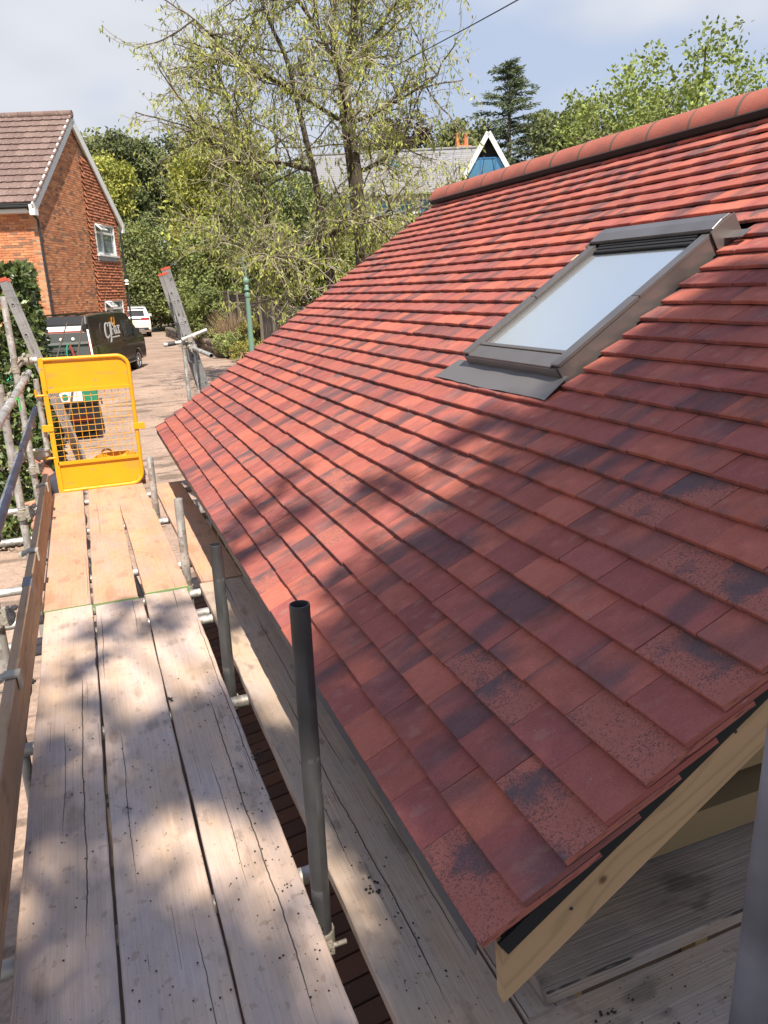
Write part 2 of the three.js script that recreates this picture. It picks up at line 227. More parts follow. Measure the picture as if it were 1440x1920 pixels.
    for (const e of [0, 4 * np]) { const k0 = pos.length / 3; prof.forEach(([z, y], j) => { pos.push(pos[(e + j) * 3], pos[(e + j) * 3 + 1], pos[(e + j) * 3 + 2]); uv.push(cu + du * (0.15 + 0.3 * z), cv + dv * (0.2 + 0.3 * z + 2 * y)); }); for (let j = 1; j + 1 < np; j++) e ? idx.push(k0, k0 + j + 1, k0 + j) : idx.push(k0, k0 + j, k0 + j + 1); }
    let g = new THREE.BufferGeometry(); g.setAttribute('position', new THREE.Float32BufferAttribute(pos, 3)); g.setAttribute('uv', new THREE.Float32BufferAttribute(uv, 2)); g.setIndex(idx); g = g.toNonIndexed(); g.computeVertexNormals(); return g;
  }
  const W1 = PW - 0.0004, tiles = Array.from({ length: 64 }, (_, i) => tileGeo(W1, (i % 8) / 8, Math.floor(i / 8) / 8, 1 / 8, 1 / 8, 100 + i));
  const sanded = Array.from({ length: 8 }, (_, i) => tileGeo(W1, (i % 2) / 2 + 0.06, Math.floor(i / 2) / 4, 1 / 3, 1 / 4, 350 + i));
  const wide = Array.from({ length: 8 }, (_, i) => tileGeo(1.5 * PW - 0.0012, (i % 2) / 2, Math.floor(i / 2) / 4, 1 / 2, 1 / 4, 300 + i));
  // deck under the tiles, both slopes, closed
  const deckShape = new THREE.Shape(); const dp = [[0.03, -0.052], [APEX, -0.052], [APEX, -0.085], [0.05, -0.085]].map(([u, h]) => RP(u, 0, h));
  const deck = mergeGeometries([roofBox(0.03, APEX, 0.02, LEN - 0.02, -0.095, -0.070), (() => { const g = roofBox(0.0, APEX, 0.0, LEN, -0.085, -0.010); g.applyMatrix4(new THREE.Matrix4().makeScale(-1, 1, 1)); g.translate(2 * XA, 0, 0); const i = g.attributes.position; for (let k = 0; k < i.count; k += 3) for (const nm of ['position', 'normal', 'uv']) { const at = g.attributes[nm], sz = at.itemSize; for (let q = 0; q < sz; q++) { const t = at.array[(k + 1) * sz + q]; at.array[(k + 1) * sz + q] = at.array[(k + 2) * sz + q]; at.array[(k + 2) * sz + q] = t; } } return g; })()]);
  const roof = part('roof', deck, std({ color: rgb(0.05, 0.04, 0.04), roughness: 0.9 }), out); tag(roof, 'new red plain tile roof with dark brindled patches');
  const base = out.position, camP = camera.position.clone(), list = [], tr = rngOf(33);
  for (let n = 0; n < 33; n++) {
    const big = n % 2 === 0, cuts = []; let s = 0;
    if (big) { cuts.push([0, 1.5 * PW, 2]); s = 1.5 * PW; for (let k = 0; k < 33; k++) { cuts.push([s, s + PW, 1]); s += PW; } cuts.push([s, s + 1.5 * PW, 2]); } else for (let k = 0; k < 36; k++) cuts.push([k * PW, (k + 1) * PW, 1]);
    const u = n * GA, hit = u > SKY.u0 - 0.06 && u < SKY.u1 + 0.015;
    for (let [a, b, kind] of cuts) {
      let sc = 1, at = a;
      if (hit) { const L = SKY.s0 - 0.012, H = SKY.s1 + 0.03; if (a >= L && b <= H) { tr(); continue; } if (a < L && b > L) sc = (L - a) / (b - a); else if (a < H && b > H) { sc = (b - H) / (b - a); at = H; } if (sc < 0.12) { tr(); continue; } }
      const far = kind === 2 && a > 1, gi = kind === 2 && !far ? Math.floor(tr() * 8) : Math.floor(tr() * 64), sand = kind === 1 && tr() < 0.05, geo = kind === 2 && !far ? wide[gi] : sand ? sanded[gi % 8] : tiles[gi];
      const sx = sc * (far ? (1.5 * PW - 0.0012) / W1 : 1);
      const pos = RP(u + rr(-0.0020, 0.0016, tr), at, rr(-0.0006, 0.0008, tr) + 0.0004);
      const q = roofQ.clone().multiply(new THREE.Quaternion().setFromEuler(new THREE.Euler(rr(-0.008, 0.006, tr), rr(-0.006, 0.006, tr), rr(-0.009, 0.009, tr))));
      const d = pos.distanceTo(camP), nrm = V(-ST, CT, 0).dot(camP.clone().sub(pos).normalize());
      list.push({ geo, mat: (kind === 2 && !far) || sand ? speckMat : tileMat, pos, q, sx, w: nrm * sx / (d * d) });
    }
  }
  // only tiles inside the picture compete for the largest
  camera.updateMatrixWorld(); const pm = new THREE.Matrix4().multiplyMatrices(camera.projectionMatrix, camera.matrixWorld.clone().invert());
  for (const t of list) { const c = t.pos.clone().addScaledVector(V(0, 0, -1), 0.08).applyMatrix4(pm); if (Math.abs(c.x) > 1.06 || Math.abs(c.y) > 1.06 || c.z > 1) t.w *= 0.01; }
  list.sort((a, b) => b.w - a.w);
  list.forEach((t, i) => { if (i < 300) { const o = shade(new THREE.Mesh(t.geo, t.mat)); o.name = 'tile'; o.position.copy(t.pos).sub(base); o.quaternion.copy(t.q); o.scale.set(t.sx, 1, 1); roof.add(o); } });
  const rest = m => list.slice(300).filter(t => t.mat === m).map(t => t.geo.clone().applyMatrix4(new THREE.Matrix4().compose(t.pos, t.q, V(t.sx, 1, 1))));
  tag(part('tile', mergeGeometries(rest(tileMat)), tileMat, roof), null, null, null, 'stuff');
  const rs = rest(speckMat); if (rs.length) tag(part('tile', mergeGeometries(rs), speckMat, roof), null, null, null, 'stuff');
  // ridge: half-round tiles bedded on a black strip
  const ridgeMat = std({ map: tex(512, 512, (u, v, o) => { const n = fbm(u * 5, v * 5, 5, 5, 5), f = vn(u * 200, v * 200, 200, 200), dd = sstep(0.55, 0.75, fbm(u * 4 + 20, v * 9, 4, 4, 9)); const k = 0.8 + 0.32 * n + 0.14 * (f - 0.5); o[0] = lerp(0.375, 0.22, dd * 0.5) * k; o[1] = lerp(0.112, 0.09, dd * 0.5) * k; o[2] = 0.078 * k; if (f > 0.975) o[0] = o[1] = o[2] = 0.38; }), roughness: 0.8, bumpMap: tileBump, bumpScale: 0.001 });
  const mortar = std({ color: rgb(0.13, 0.095, 0.08), roughness: 0.95 });
  const nR = 18, lr = (LEN + 0.02) / nR, arc = (r0, r1, a0, a1, len, seg = 14) => { const s = new THREE.Shape(); s.absarc(0, 0, r1, a0, a1, false); s.absarc(0, 0, r0, a1, a0, true); s.closePath(); return metric(new THREE.ExtrudeGeometry(s, { depth: len, bevelEnabled: false, curveSegments: seg })); };
  for (let i = 0; i < nR; i++) {
    const z0 = 0.01 - i * lr; const g = arc(0.108, 0.124, -0.02, Math.PI + 0.02, lr - 0.012); g.rotateX(rr(-0.006, 0.006)); g.translate(XA, YA - 0.034 + rr(-0.002, 0.002), z0 - lr + 0.012 / 2); const rt = part('ridge_tile', g, ridgeMat, roof);
    if (i < nR - 1) { const m = arc(0.10, 0.1255 + rr(-0.001, 0.0015), -0.02, Math.PI + 0.02, 0.018 + rr(-0.003, 0.006)); m.translate(XA, YA - 0.034, z0 - lr - 0.009); part('mortar_joint', m, mortar, roof); }
  }
  part('ridge_strip', merge([beam(RP(3.300, -0.004, 0.020), RP(3.300, LEN + 0.004, 0.020), 0.006, 0.034, V(-ST, CT, 0)), beam(RP(3.35, -0.002, 0.03), RP(3.35, LEN + 0.002, 0.03), 0.12, 0.03, V(-ST, CT, 0))]), black, roof);
  // verge: black underlay strip over a new pine bargeboard
  for (const [near, z0] of [[1, -0.018], [0, -LEN + 0.024]]) {
    part('underlay_strip', roofBox(0.02, APEX - 0.02, -z0, -z0 + 0.006, -0.098, -0.060), black, roof);
    const poly = (pts, z, d) => { const s = new THREE.Shape(); pts.forEach((p, i) => i ? s.lineTo(p.x, p.y) : s.moveTo(p.x, p.y)); s.closePath(); const g = new THREE.ExtrudeGeometry(s, { depth: d, bevelEnabled: true, bevelSize: 0.0015, bevelThickness: 0.0015, bevelSegments: 1 }); g.translate(0, 0, z); return g; };
    const a = RP(0.018, 0, -0.084), b = RP(APEX - 0.05, 0, -0.084), c = RP(APEX - 0.13, 0, -0.205), d = V(a.x + 0.012, RP(0.02, 0, -0.185).y - 0.004, 0); const e = V(a.x + 0.006, a.y - 0.128, 0);
    const bg = clean(poly([e, c, b, a], near ? z0 - 0.030 : z0 + 0.006, 0.024)); { const p = bg.attributes.position, uv = bg.attributes.uv; for (let i = 0; i < p.count; i++) { const u = p.getX(i) * CT + p.getY(i) * ST, h = -p.getX(i) * ST + p.getY(i) * CT; uv.setXY(i, (h + 0.05) / 0.15 + p.getZ(i) * 4, u / 1.2); } }
    const bb = part('bargeboard', bg, pine, roof); if (near) for (let k = 0; k < 7; k++) { const q = RP(0.16 + k * 0.46, 0, -0.135 + 0.03 * (k % 2)), g = new THREE.CylinderGeometry(0.0035, 0.0035, 0.003, 10); g.rotateX(Math.PI / 2); g.translate(q.x, q.y, z0 - 0.0035); part('nail_head', g, steelDark, bb); }
  }
  // eaves: fascia, grey tray under the bottom tiles, packers
  part('fascia_board', box(0.13, 0.15, -0.19, -0.02, -LEN + 0.06, -0.07), oldTimber, out);
  part('eaves_tray', merge([roofBox(-0.004, 0.020, 0.03, LEN - 0.03, -0.0240, -0.0205), box(0.009, 0.012, -0.056, -0.021, -LEN + 0.03, -0.03)]), std({ color: rgb(0.075, 0.078, 0.09), roughness: 0.55 }), out);
  for (const s of [0.36, 0.73, 1.22, 2.1, 3.4]) part('packer', box(0.010, 0.05, -0.055, -0.032, -s - 0.03, -s), pine, out);
  part('soffit', box(0.15, 0.34, -0.19, -0.178, -LEN + 0.06, -0.42), std({ color: rgb(0.32, 0.24, 0.15), roughness: 0.8 }), out);
  // rafter feet seen under the far eaves
  for (let k = 0; k < 14; k++) { const s = 0.25 + k * 0.42; part('rafter', beam(RP(0.07, s, -0.115), RP(1.2, s, -0.115), 0.045, 0.05, V(-ST, CT, 0)), pine, roof); }

  // roof window
  const rw = new THREE.Group(); rw.name = 'roof_window'; out.add(rw); tag(rw, 'grey-brown metal roof window reflecting the pale sky');
  const alu = std({ map: tex(128, 128, (u, v, o) => { const k = 0.8 + 0.4 * fbm(u * 9, v * 9, 4, 9, 9); o[0] = 0.185 * k; o[1] = 0.170 * k; o[2] = 0.168 * k; }), roughness: 0.36, metalness: 0.6 }), aluDk = std({ color: rgb(0.085, 0.08, 0.085), roughness: 0.45, metalness: 0.4 }), lead = std({ color: rgb(0.17, 0.16, 0.165), roughness: 0.55, metalness: 0.4 });
  const { u0, u1, s0, s1 } = SKY;
  part('side_flashing', roofBox(u0, u1, s0, s0 + 0.02, -0.05, 0.072), alu, rw); part('side_flashing', roofBox(u0, u1, s1 - 0.02, s1, -0.05, 0.072), alu, rw);
  for (const [a, b] of [[s0 - 0.004, s0 + 0.046], [s1 - 0.046, s1 + 0.004]]) {
    const half = u0 + 0.42; part('side_cover', roofBox(u0 + 0.005, half, a, b, 0.074, 0.094, 0.004), alu, rw); part('side_cover', roofBox(half + 0.0025, u1 - 0.09, a + 0.002, b - 0.002, 0.073, 0.0925, 0.004), alu, rw);
    part('inner_bead', roofBox(u0 + 0.06, u1 - 0.09, a < 1.6 ? b : a - 0.022, a < 1.6 ? b + 0.022 : a, 0.050, 0.074, 0.002), aluDk, rw);
  }
  part('bottom_rail', merge([roofBox(u0 - 0.004, u0 + 0.012, s0 + 0.01, s1 - 0.01, 0.0, 0.066), roofBox(u0 + 0.0, u0 + 0.075, s0 + 0.048, s1 - 0.048, 0.040, 0.078, 0.004)]), alu, rw);
  part('glazing_bead', roofBox(u0 + 0.077, u0 + 0.095, s0 + 0.049, s1 - 0.049, 0.050, 0.084, 0.003), alu, rw);
  part('pane', roofBox(u0 + 0.09, u1 - 0.10, s0 + 0.055, s1 - 0.055, 0.050, 0.056), phys({ color: rgb(0.86, 0.90, 0.89), roughness: 0.16, metalness: 0.92 }), rw);
  part('frame_well', merge([roofBox(u0 + 0.02, u1, s0 + 0.02, s0 + 0.05, -0.06, 0.048), roofBox(u0 + 0.02, u1, s1 - 0.05, s1 - 0.02, -0.06, 0.048), roofBox(u1 - 0.05, u1, s0 + 0.05, s1 - 0.05, -0.06, 0.048), roofBox(u0 + 0.02, u1 - 0.05, s0 + 0.05, s1 - 0.05, -0.06, -0.02)]), aluDk, rw);
  for (let k = 0; k < 3; k++) part('shutter_slat', roofBox(u1 - 0.135 + k * 0.018, u1 - 0.119 + k * 0.018, s0 + 0.069, s1 - 0.069, 0.064 + k * 0.006, 0.078 + k * 0.006, 0.002), black, rw);
  { // hood: a sloped cover over the top edge
    const sh = new THREE.Shape(); [[u1 - 0.082, 0.096], [u1 - 0.082, 0.112], [u1 - 0.03, 0.122], [u1 + 0.012, 0.116], [u1 + 0.012, 0.03], [u1 - 0.01, 0.03], [u1 - 0.01, 0.096]].forEach((q, i) => i ? sh.lineTo(q[0], lowH(q[1])) : sh.moveTo(q[0], lowH(q[1]))); sh.closePath();
    const g = new THREE.ExtrudeGeometry(sh, { depth: s1 - s0 + 0.004, bevelEnabled: true, bevelSize: 0.002, bevelThickness: 0.002, bevelSegments: 1 }); g.applyMatrix4(new THREE.Matrix4().makeBasis(V(0, 0, 1), V(0, 1, 0), V(1, 0, 0))); g.translate(s0 - 0.004, 0, 0); g.applyMatrix4(roofM);
    const gg = metric(g); const ix = gg.attributes.position; gg.computeVertexNormals(); part('hood', gg, alu, rw);
    part('hood_end', roofBox(u1 - 0.10, u1 + 0.03, s0 - 0.012, s0 - 0.0065, -0.01, 0.106, 0.002), alu, rw); part('hood_end', roofBox(u1 - 0.11, u1 + 0.02, s1 + 0.004, s1 + 0.012, -0.01, 0.108, 0.002), alu, rw);
    part('flashing_tab', roofBox(u1 - 0.055, u1 - 0.005, s0 - 0.095, s0 - 0.012, 0.016, 0.019), alu, rw);
  }
  { // apron: thin lead-like sheet lying over the tiles below, wavy lower edge
    const g = new THREE.PlaneGeometry(1, 1, 24, 5), p = g.attributes.position; for (let i = 0; i < p.count; i++) { const a = p.getX(i) + 0.5, b = p.getY(i) + 0.5, s = lerp(s0 - 0.025, s1 + 0.10 + 0.07 * (1 - b), a), u = lerp(u0 - 0.118 + 0.003 * Math.sin(a * 9) + 0.001 * Math.sin(a * 41), u0 + 0.01, b), q = RP(u, s, lerp(0.004, 0.012, b) + 0.0015 * Math.sin(a * 23 + b * 3)); p.setXYZ(i, q.x, q.y, q.z); } g.computeVertexNormals();
    const g2 = g.clone(); g2.translate(ST * 0.003, -CT * 0.003, 0); part('apron_flashing', mergeGeometries([g, g2]), lead, rw);
  }
  part('timber_block', roofBox(u1 - 0.20, u1 - 0.155, s1 + 0.004, s1 + 0.028, 0.07, 0.088), pine, rw);

  // walls under the roof: brick plinth, sloping brick sill, timber frames with dark green panels
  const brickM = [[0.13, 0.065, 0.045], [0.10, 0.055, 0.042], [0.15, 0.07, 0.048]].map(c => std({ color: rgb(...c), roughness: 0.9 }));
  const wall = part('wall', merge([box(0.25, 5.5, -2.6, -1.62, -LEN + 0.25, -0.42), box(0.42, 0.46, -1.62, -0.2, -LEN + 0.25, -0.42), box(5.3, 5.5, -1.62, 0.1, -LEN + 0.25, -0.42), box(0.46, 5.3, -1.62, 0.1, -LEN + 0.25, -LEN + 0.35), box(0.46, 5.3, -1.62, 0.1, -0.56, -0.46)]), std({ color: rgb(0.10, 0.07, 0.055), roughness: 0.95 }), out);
  const sb = bevelBox(0.225, 0.065, 0.102, 0.004, 1);
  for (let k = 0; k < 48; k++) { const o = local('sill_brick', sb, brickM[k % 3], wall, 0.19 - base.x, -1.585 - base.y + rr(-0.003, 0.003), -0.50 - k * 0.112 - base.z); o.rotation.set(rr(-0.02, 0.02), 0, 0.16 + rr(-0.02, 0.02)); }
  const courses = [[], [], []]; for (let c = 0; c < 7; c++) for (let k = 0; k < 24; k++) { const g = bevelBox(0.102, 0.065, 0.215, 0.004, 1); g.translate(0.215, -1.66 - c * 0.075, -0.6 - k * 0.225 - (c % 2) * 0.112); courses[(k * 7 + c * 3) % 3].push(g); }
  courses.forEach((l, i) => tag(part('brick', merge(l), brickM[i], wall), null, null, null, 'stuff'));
  part('timber_sill', box(0.26, 0.40, -1.545, -1.49, -LEN + 0.25, -0.45), oldTimber, wall);
  const greenP = std({ color: rgb(0.035, 0.085, 0.07), roughness: 0.35 });
  for (let k = 0; k < 15; k++) { const z = -0.46 - k * 0.36; part('mullion', box(0.345, 0.395, -1.49, -0.24, z - 0.045, z), oldTimber, wall); if (k < 14) part('green_panel', box(0.385, 0.40, -1.48, -0.25, z - 0.355, z - 0.05), greenP, wall); }
  part('wall_plate', box(0.33, 0.43, -0.24, -0.14, -LEN + 0.2, -0.42), oldTimber, wall);
  // gable end below the bargeboard
  part('gable_beam', box(0.44, 3.0, -0.37, -0.27, -0.46, -0.36), oldTimber, wall); part('gable_beam', box(0.44, 2.6, -0.22, -0.13, -0.47, -0.40), oldTimber, wall);
  { const s = new THREE.Shape(); s.moveTo(0.46, -0.12); s.lineTo(5.2, -0.12); s.lineTo(5.2, 0.18); s.lineTo(XA, YA - 0.14); s.lineTo(0.46, 0.18); s.closePath(); const g = new THREE.ExtrudeGeometry(s, { depth: 0.018, bevelEnabled: false }); g.translate(0, 0, -0.458); part('gable_board', metric(clean(g)), std({ color: rgb(0.10, 0.10, 0.105), roughness: 0.8 }), wall); }
  { const g = new THREE.CylinderGeometry(0.062, 0.062, 0.16, 20); g.rotateX(Math.PI / 2); g.translate(0.76, -0.11, -0.40); part('vent_pipe', g, black, wall); }
  for (let k = 0; k < 6; k++) part('stud', box(0.5 + k * 0.45, 0.545 + k * 0.45, -1.6, -0.37, -0.45, -0.40), oldTimber, wall);
}

// ---------------------------------------------------------------- scaffold boards
function boardGeo(w, t, len, seed) {                  // top at y = 0, centred in x, from z = 0 to z = -len
  const r = rngOf(seed), c = 0.003, sec = [[-w / 2, -t + c], [-w / 2, -c], [-w / 2 + c, 0], [-w / 6, 0], [w / 6, 0], [w / 2 - c, 0], [w / 2, -c], [w / 2, -t + c], [w / 2 - c, -t], [-w / 2 + c, -t]], n = sec.length, seg = Math.max(6, Math.round(len / 0.07)), pos = [], uv = [], idx = [];
  const ou = r(), ov = r(), cup = rr(-0.002, 0.003, r); let jl = 0, jr = 0;
  for (let i = 0; i <= seg; i++) {
    const z = -len * i / seg; jl = jl * 0.8 + rr(-0.0016, 0.0016, r); jr = jr * 0.8 + rr(-0.0016, 0.0016, r); const wv = 0.0018 * Math.sin(z * 2.3 + ou * 6), tw = 0.003 * Math.sin(z * 0.9 + ov * 6);
    let acc = 0; sec.forEach(([x, y], j) => { if (j) acc += Math.hypot(x - sec[j - 1][0], y - sec[j - 1][1]); const X = x + (x < -w / 4 ? jl : x > w / 4 ? jr : 0); pos.push(X, y + wv + tw * x + (y === 0 ? cup * (1 - (2 * x / w) ** 2) : 0) + (y > -t / 2 ? rr(-0.0004, 0.0004, r) : 0), z); uv.push((x + 0.2 + (Math.abs(x) >= w / 2 ? y : 0)) * boardUV + ou, z * boardVV + ov); });
  }
  for (let i = 0; i < seg; i++) for (let j = 0; j < n; j++) { const a = i * n + j, b = i * n + (j + 1) % n, cc = a + n, d = b + n; idx.push(a, b, cc, b, d, cc); }
  for (let j = 1; j + 1 < n; j++) { idx.push(0, j + 1, j); const e = seg * n; idx.push(e, e + j, e + j + 1); }
  let g = new THREE.BufferGeometry(); g.setAttribute('position', new THREE.Float32BufferAttribute(pos, 3)); g.setAttribute('uv', new THREE.Float32BufferAttribute(uv, 2)); g.setIndex(idx); g = g.toNonIndexed(); g.computeVertexNormals(); return g;
}
const BY = -0.42;
function board(mat, x0, x1, z0, z1, seed, label, yaw = 0, y = BY, bands = '', group = 'walkway boards of the scaffold') {
  const t = thing('scaffold_board', label, 'scaffold board', [(x0 + x1) / 2, y, z0], group); t.rotation.y = yaw;
  local('plank', boardGeo(x1 - x0, 0.038, z0 - z1, seed), mat, t);
  for (const e of bands) { const g = new THREE.BoxGeometry(x1 - x0 + 0.002, 0.0396, 0.007); local('end_band', g, e === 'n' ? greenBand : couplerMat, t, 0, -0.0192, e === 'n' ? -0.003 : -(z0 - z1) + 0.006); }
  return t;
}
board(boardNear, -0.852, -0.624, 0.62, -2.985, 11, 'weathered walkway plank along the toe board, dappled with tree shade', 0.002, BY, 'f');
board(boardNear, -0.611, -0.374, 0.62, -2.965, 12, 'weathered walkway plank in the middle with a long wavy crack', 0.003, BY + 0.001, 'f');
board(boardNear, -0.369, -0.143, 0.62, -2.995, 13, 'weathered walkway plank nearest the roof, peppered with black mortar crumbs', 0.0015, BY + 0.002, 'f');
board(boardFar, -0.872, -0.639, -3.005, -5.60, 14, 'sunlit tan plank beyond the joint, along the far toe board', 0.006, BY, 'n');
board(boardFar, -0.628, -0.404, -2.99, -5.66, 15, 'sunlit pinkish tan plank in the middle of the far walkway', -0.004, BY, 'n');
board(boardFar, -0.366, -0.138, -3.02, -5.70, 16, 'sunlit tan plank of the far walkway, beside the open gap', 0.016, BY + 0.001, 'n');
board(boardInner, -0.066, 0.184, 0.30, -3.03, 17, 'grey-tan inner plank under the near eaves, half in roof shadow', 0.003, BY);
board(boardFar, -0.062, 0.168, -3.06, -5.52, 18, 'sunlit inner plank under the far eaves, with a hard shadow edge', 0.018, BY - 0.002);
board(boardInner, 0.190, 0.326, 0.10, -5.3, 19, 'narrow inner plank against the wall, hidden below the tile edge', 0, BY - 0.002);
{ // boards of the return along the gable, running across
  const cross = (mat, z0, z1, x0, x1, seed, label, y, turn = 0) => { const t = thing('scaffold_board', label, 'scaffold board', [x0, y, (z0 + z1) / 2], 'boards along the gable end'); t.rotation.y = -Math.PI / 2 + turn; local('plank', boardGeo(z1 - z0, 0.038, x1 - x0, seed), mat, t); };
  cross(boardDark, -0.395, -0.143, 0.247, 2.6, 21, 'dark weathered plank with swirling grain under the bargeboard', BY + 0.039);
  cross(boardInner, -0.140, 0.092, 0.195, 2.6, 22, 'pale stained plank at the bottom right corner, below the dark plank', BY, 0.0);
  cross(boardInner, 0.097, 0.33, 0.195, 2.6, 23, 'outermost pale plank of the gable return', BY + 0.001);
}
{ // toe board on edge along the outside
  const t = thing('toe_board', 'upright brown toe board along the outer edge of the walkway', 'toe board', [-0.882, BY, 0.5]);
  const m = std({ map: tex(512, 2048, woodPix(21, { knots: [[0.22, 0.12, 0.009], [0.7, 0.31, 0.012], [0.42, 0.52, 0.008], [0.15, 0.70, 0.011], [0.82, 0.86, 0.010]], splits: [[0.50, 0.02, 0.62, 0.0022], [0.30, 0.35, 0.98, 0.0028], [0.72, 0.10, 0.45, 0.0018], [0.62, 0.62, 0.95, 0.002], [0.12, 0.5, 0.8, 0.0016]], splash: 0.35, c: [0.42, 0.27, 0.17], blotch: 0.35, stain: 0.3, crack: 0.9, speck: 1.02, warm: 0.3 })), roughness: 0.85, bumpMap: boardNear.bumpMap, bumpScale: 0.0014 });
  const g = boardGeo(0.222, 0.038, 5.85, 31); g.rotateZ(-Math.PI / 2); g.translate(0, 0.113, 0); const p = local('plank', g, m, t, -0.019 + 0.019 + 0.019 - 0.019, 0.0, 0); p.position.x = 0.0;
  for (const z of [-1.85, -3.34, -4.95]) { // strap clips hooked over the top edge
    const sh = new THREE.Shape(); [[-0.085, -0.02], [-0.085, 0.0], [-0.045, 0.006], [-0.043, 0.012], [0.010, 0.012], [0.012, -0.045], [0.007, -0.050], [0.004, -0.045], [0.003, 0.004], [-0.040, 0.004], [-0.048, -0.006]].forEach((q, i) => i ? sh.lineTo(...q) : sh.moveTo(...q)); sh.closePath();
    const c = new THREE.ExtrudeGeometry(sh, { depth: 0.05, bevelEnabled: true, bevelSize: 0.0015, bevelThickness: 0.0015, bevelSegments: 1 }); c.translate(0, 0, -0.025); local('clip', metric(c), couplerMat, t, 0.0, 0.224, z - 0.5);
  }
  local('tape', metric(new THREE.BoxGeometry(0.042, 0.07, 0.13)), std({ color: rgb(0.12, 0.13, 0.17), roughness: 0.5 }), t, -0.019, 0.192, -3.36);
}
// ---------------------------------------------------------------- scaffold frame
const scaf = thing('scaffold', 'galvanised tube scaffold with guard rails along the walkway', 'scaffold', [-0.55, -2.45, -2.6]);
const gy = z => ground(-0.5, z);
function sleeve(p, ax, r = 0.0305, len = 0.055) { const g = new THREE.CylinderGeometry(r, r, len, 14, 1, false); g.applyQuaternion(new THREE.Quaternion().setFromUnitVectors(V(0, 1, 0), ax)); g.translate(p.x, p.y, p.z); return g; }
function coupler(parent, p, a1, q, a2) {             // two hinged sleeves with bolts and nuts
  const d = q.clone().sub(p).normalize(), side = a1.clone().cross(d).normalize(), l = [sleeve(p, a1), sleeve(q, a2)], mid = p.clone().add(q).multiplyScalar(0.5);
  l.push(sleeve(mid, d, 0.021, 0.05));
  for (const [c, s] of [[p, side], [q, a2.clone().cross(d).normalize()]]) { const o = c.clone().addScaledVector(s, 0.036); l.push(sleeve(o, d, 0.0065, 0.105), sleeve(o.clone().addScaledVector(d, 0.035), d, 0.0125, 0.018)); const f = new THREE.BoxGeometry(0.03, 0.022, 0.034); f.translate(o.x, o.y, o.z); l.push(f); }
  return part('coupler', merge(l), couplerMat, parent);
}
const Y1 = V(0, 1, 0), Z1 = V(0, 0, 1), X1 = V(1, 0, 0), XO = -1.0;
for (const [x, z, top, m] of [[-0.116, -0.645, 0.413, galvDull], [-0.116, -1.950, 0.152, galvDull], [-0.114, -3.315, 0.0, galv], [-0.150, -4.735, -0.03, galv]]) {
  part('standard', tubeGeo(V(x, gy(z), z), V(x, top, z), 0.02415, true, 24), m, scaf);
  coupler(scaf, V(x, BY - 0.135, z), Y1, V(-0.168, BY - 0.135, z), Z1);
}
for (const [z, top] of [[-0.75, 1.0], [-2.45, 0.62], [-4.19, 0.62], [-5.57, 1.14]]) part('standard', tubeGeo(V(XO, gy(z), z), V(XO, top, z)), galv, scaf);
const darkRail = std({ map: galvDull.map, color: rgb(2.6, 2.7, 3.1), roughnessMap: galvR, metalness: 0.5, roughness: 1 });
part('standard', tubeGeo(V(0.205, gy(0), 0.372), V(0.205, 0.66, 0.372), 0.02415, true, 28), darkRail, scaf);
const railU = part('guard_rail', tubeGeo(V(-0.948, 0.500, 1.2), V(-0.948, 0.522, -6.16)), galv, scaf);
part('mid_rail', tubeGeo(V(-0.95, 0.125, 1.2), V(-0.95, 0.205, -6.2)), darkRail, scaf);
for (const z of [-2.45, -4.19, -5.57]) { coupler(scaf, V(XO, 0.45, z), Y1, V(-0.948, 0.51, z), Z1); coupler(scaf, V(XO, 0.10 - 0.005 * z, z), Y1, V(-0.95, 0.163, z), Z1); coupler(scaf, V(XO, -0.20, z + 0.02), Y1, V(-0.955, -0.195, z + 0.02), Z1); coupler(scaf, V(XO, BY - 0.14, z), Y1, V(XO + 0.052, BY - 0.14, z), Z1); }
for (const y of [0.51, 0.155]) part('tube_sleeve', sleeve(V(-0.949, y + 0.004, -5.05), V(0, 0, 1), 0.0275, 0.11), couplerMat, scaf);
part('ledger', tubeGeo(V(XO + 0.05, BY - 0.135, 1.0), V(XO + 0.05, BY - 0.135, -5.9)), galv, scaf);
part('ledger', tubeGeo(V(-0.168, BY - 0.135, 1.0), V(-0.168, BY - 0.135, -5.9)), galvDull, scaf);
for (const [z, x0, x1] of [[0.2, -1.2, 0.4], [-0.80, -1.1, 0.30], [-1.815, -1.15, 0.30], [-2.68, -1.25, 0.30], [-2.775, -1.1, 0.02], [-3.06, -1.22, 0.10], [-3.56, -1.30, 0.30], [-4.57, -1.25, 0.30], [-5.42, -1.42, 0.30]]) part('transom', tubeGeo(V(x0, BY - 0.0635, z), V(x1, BY - 0.0635, z)), galv, scaf);
{ // cross tube where the ladder is tied in
  part('ladder_tie_tube', tubeGeo(V(-1.03, 0.655, -5.62), V(-0.84, 0.655, -5.62)), galv, scaf); coupler(scaf, V(XO, 0.60, -5.57), Y1, V(-0.95, 0.655, -5.62), X1); coupler(scaf, V(-0.90, 0.655, -5.62), X1, V(-0.90, 0.66, -5.69), Z1);
  part('guard_clip', merge([beam(V(-0.985, 0.475, -4.20), V(-0.905, 0.535, -4.20), 0.03, 0.008), beam(V(-0.905, 0.535, -4.20), V(-0.905, 0.46, -4.20), 0.03, 0.008, V(1, 0, 0))]), std({ color: rgb(0.05, 0.45, 0.08), roughness: 0.5 }), scaf);
}
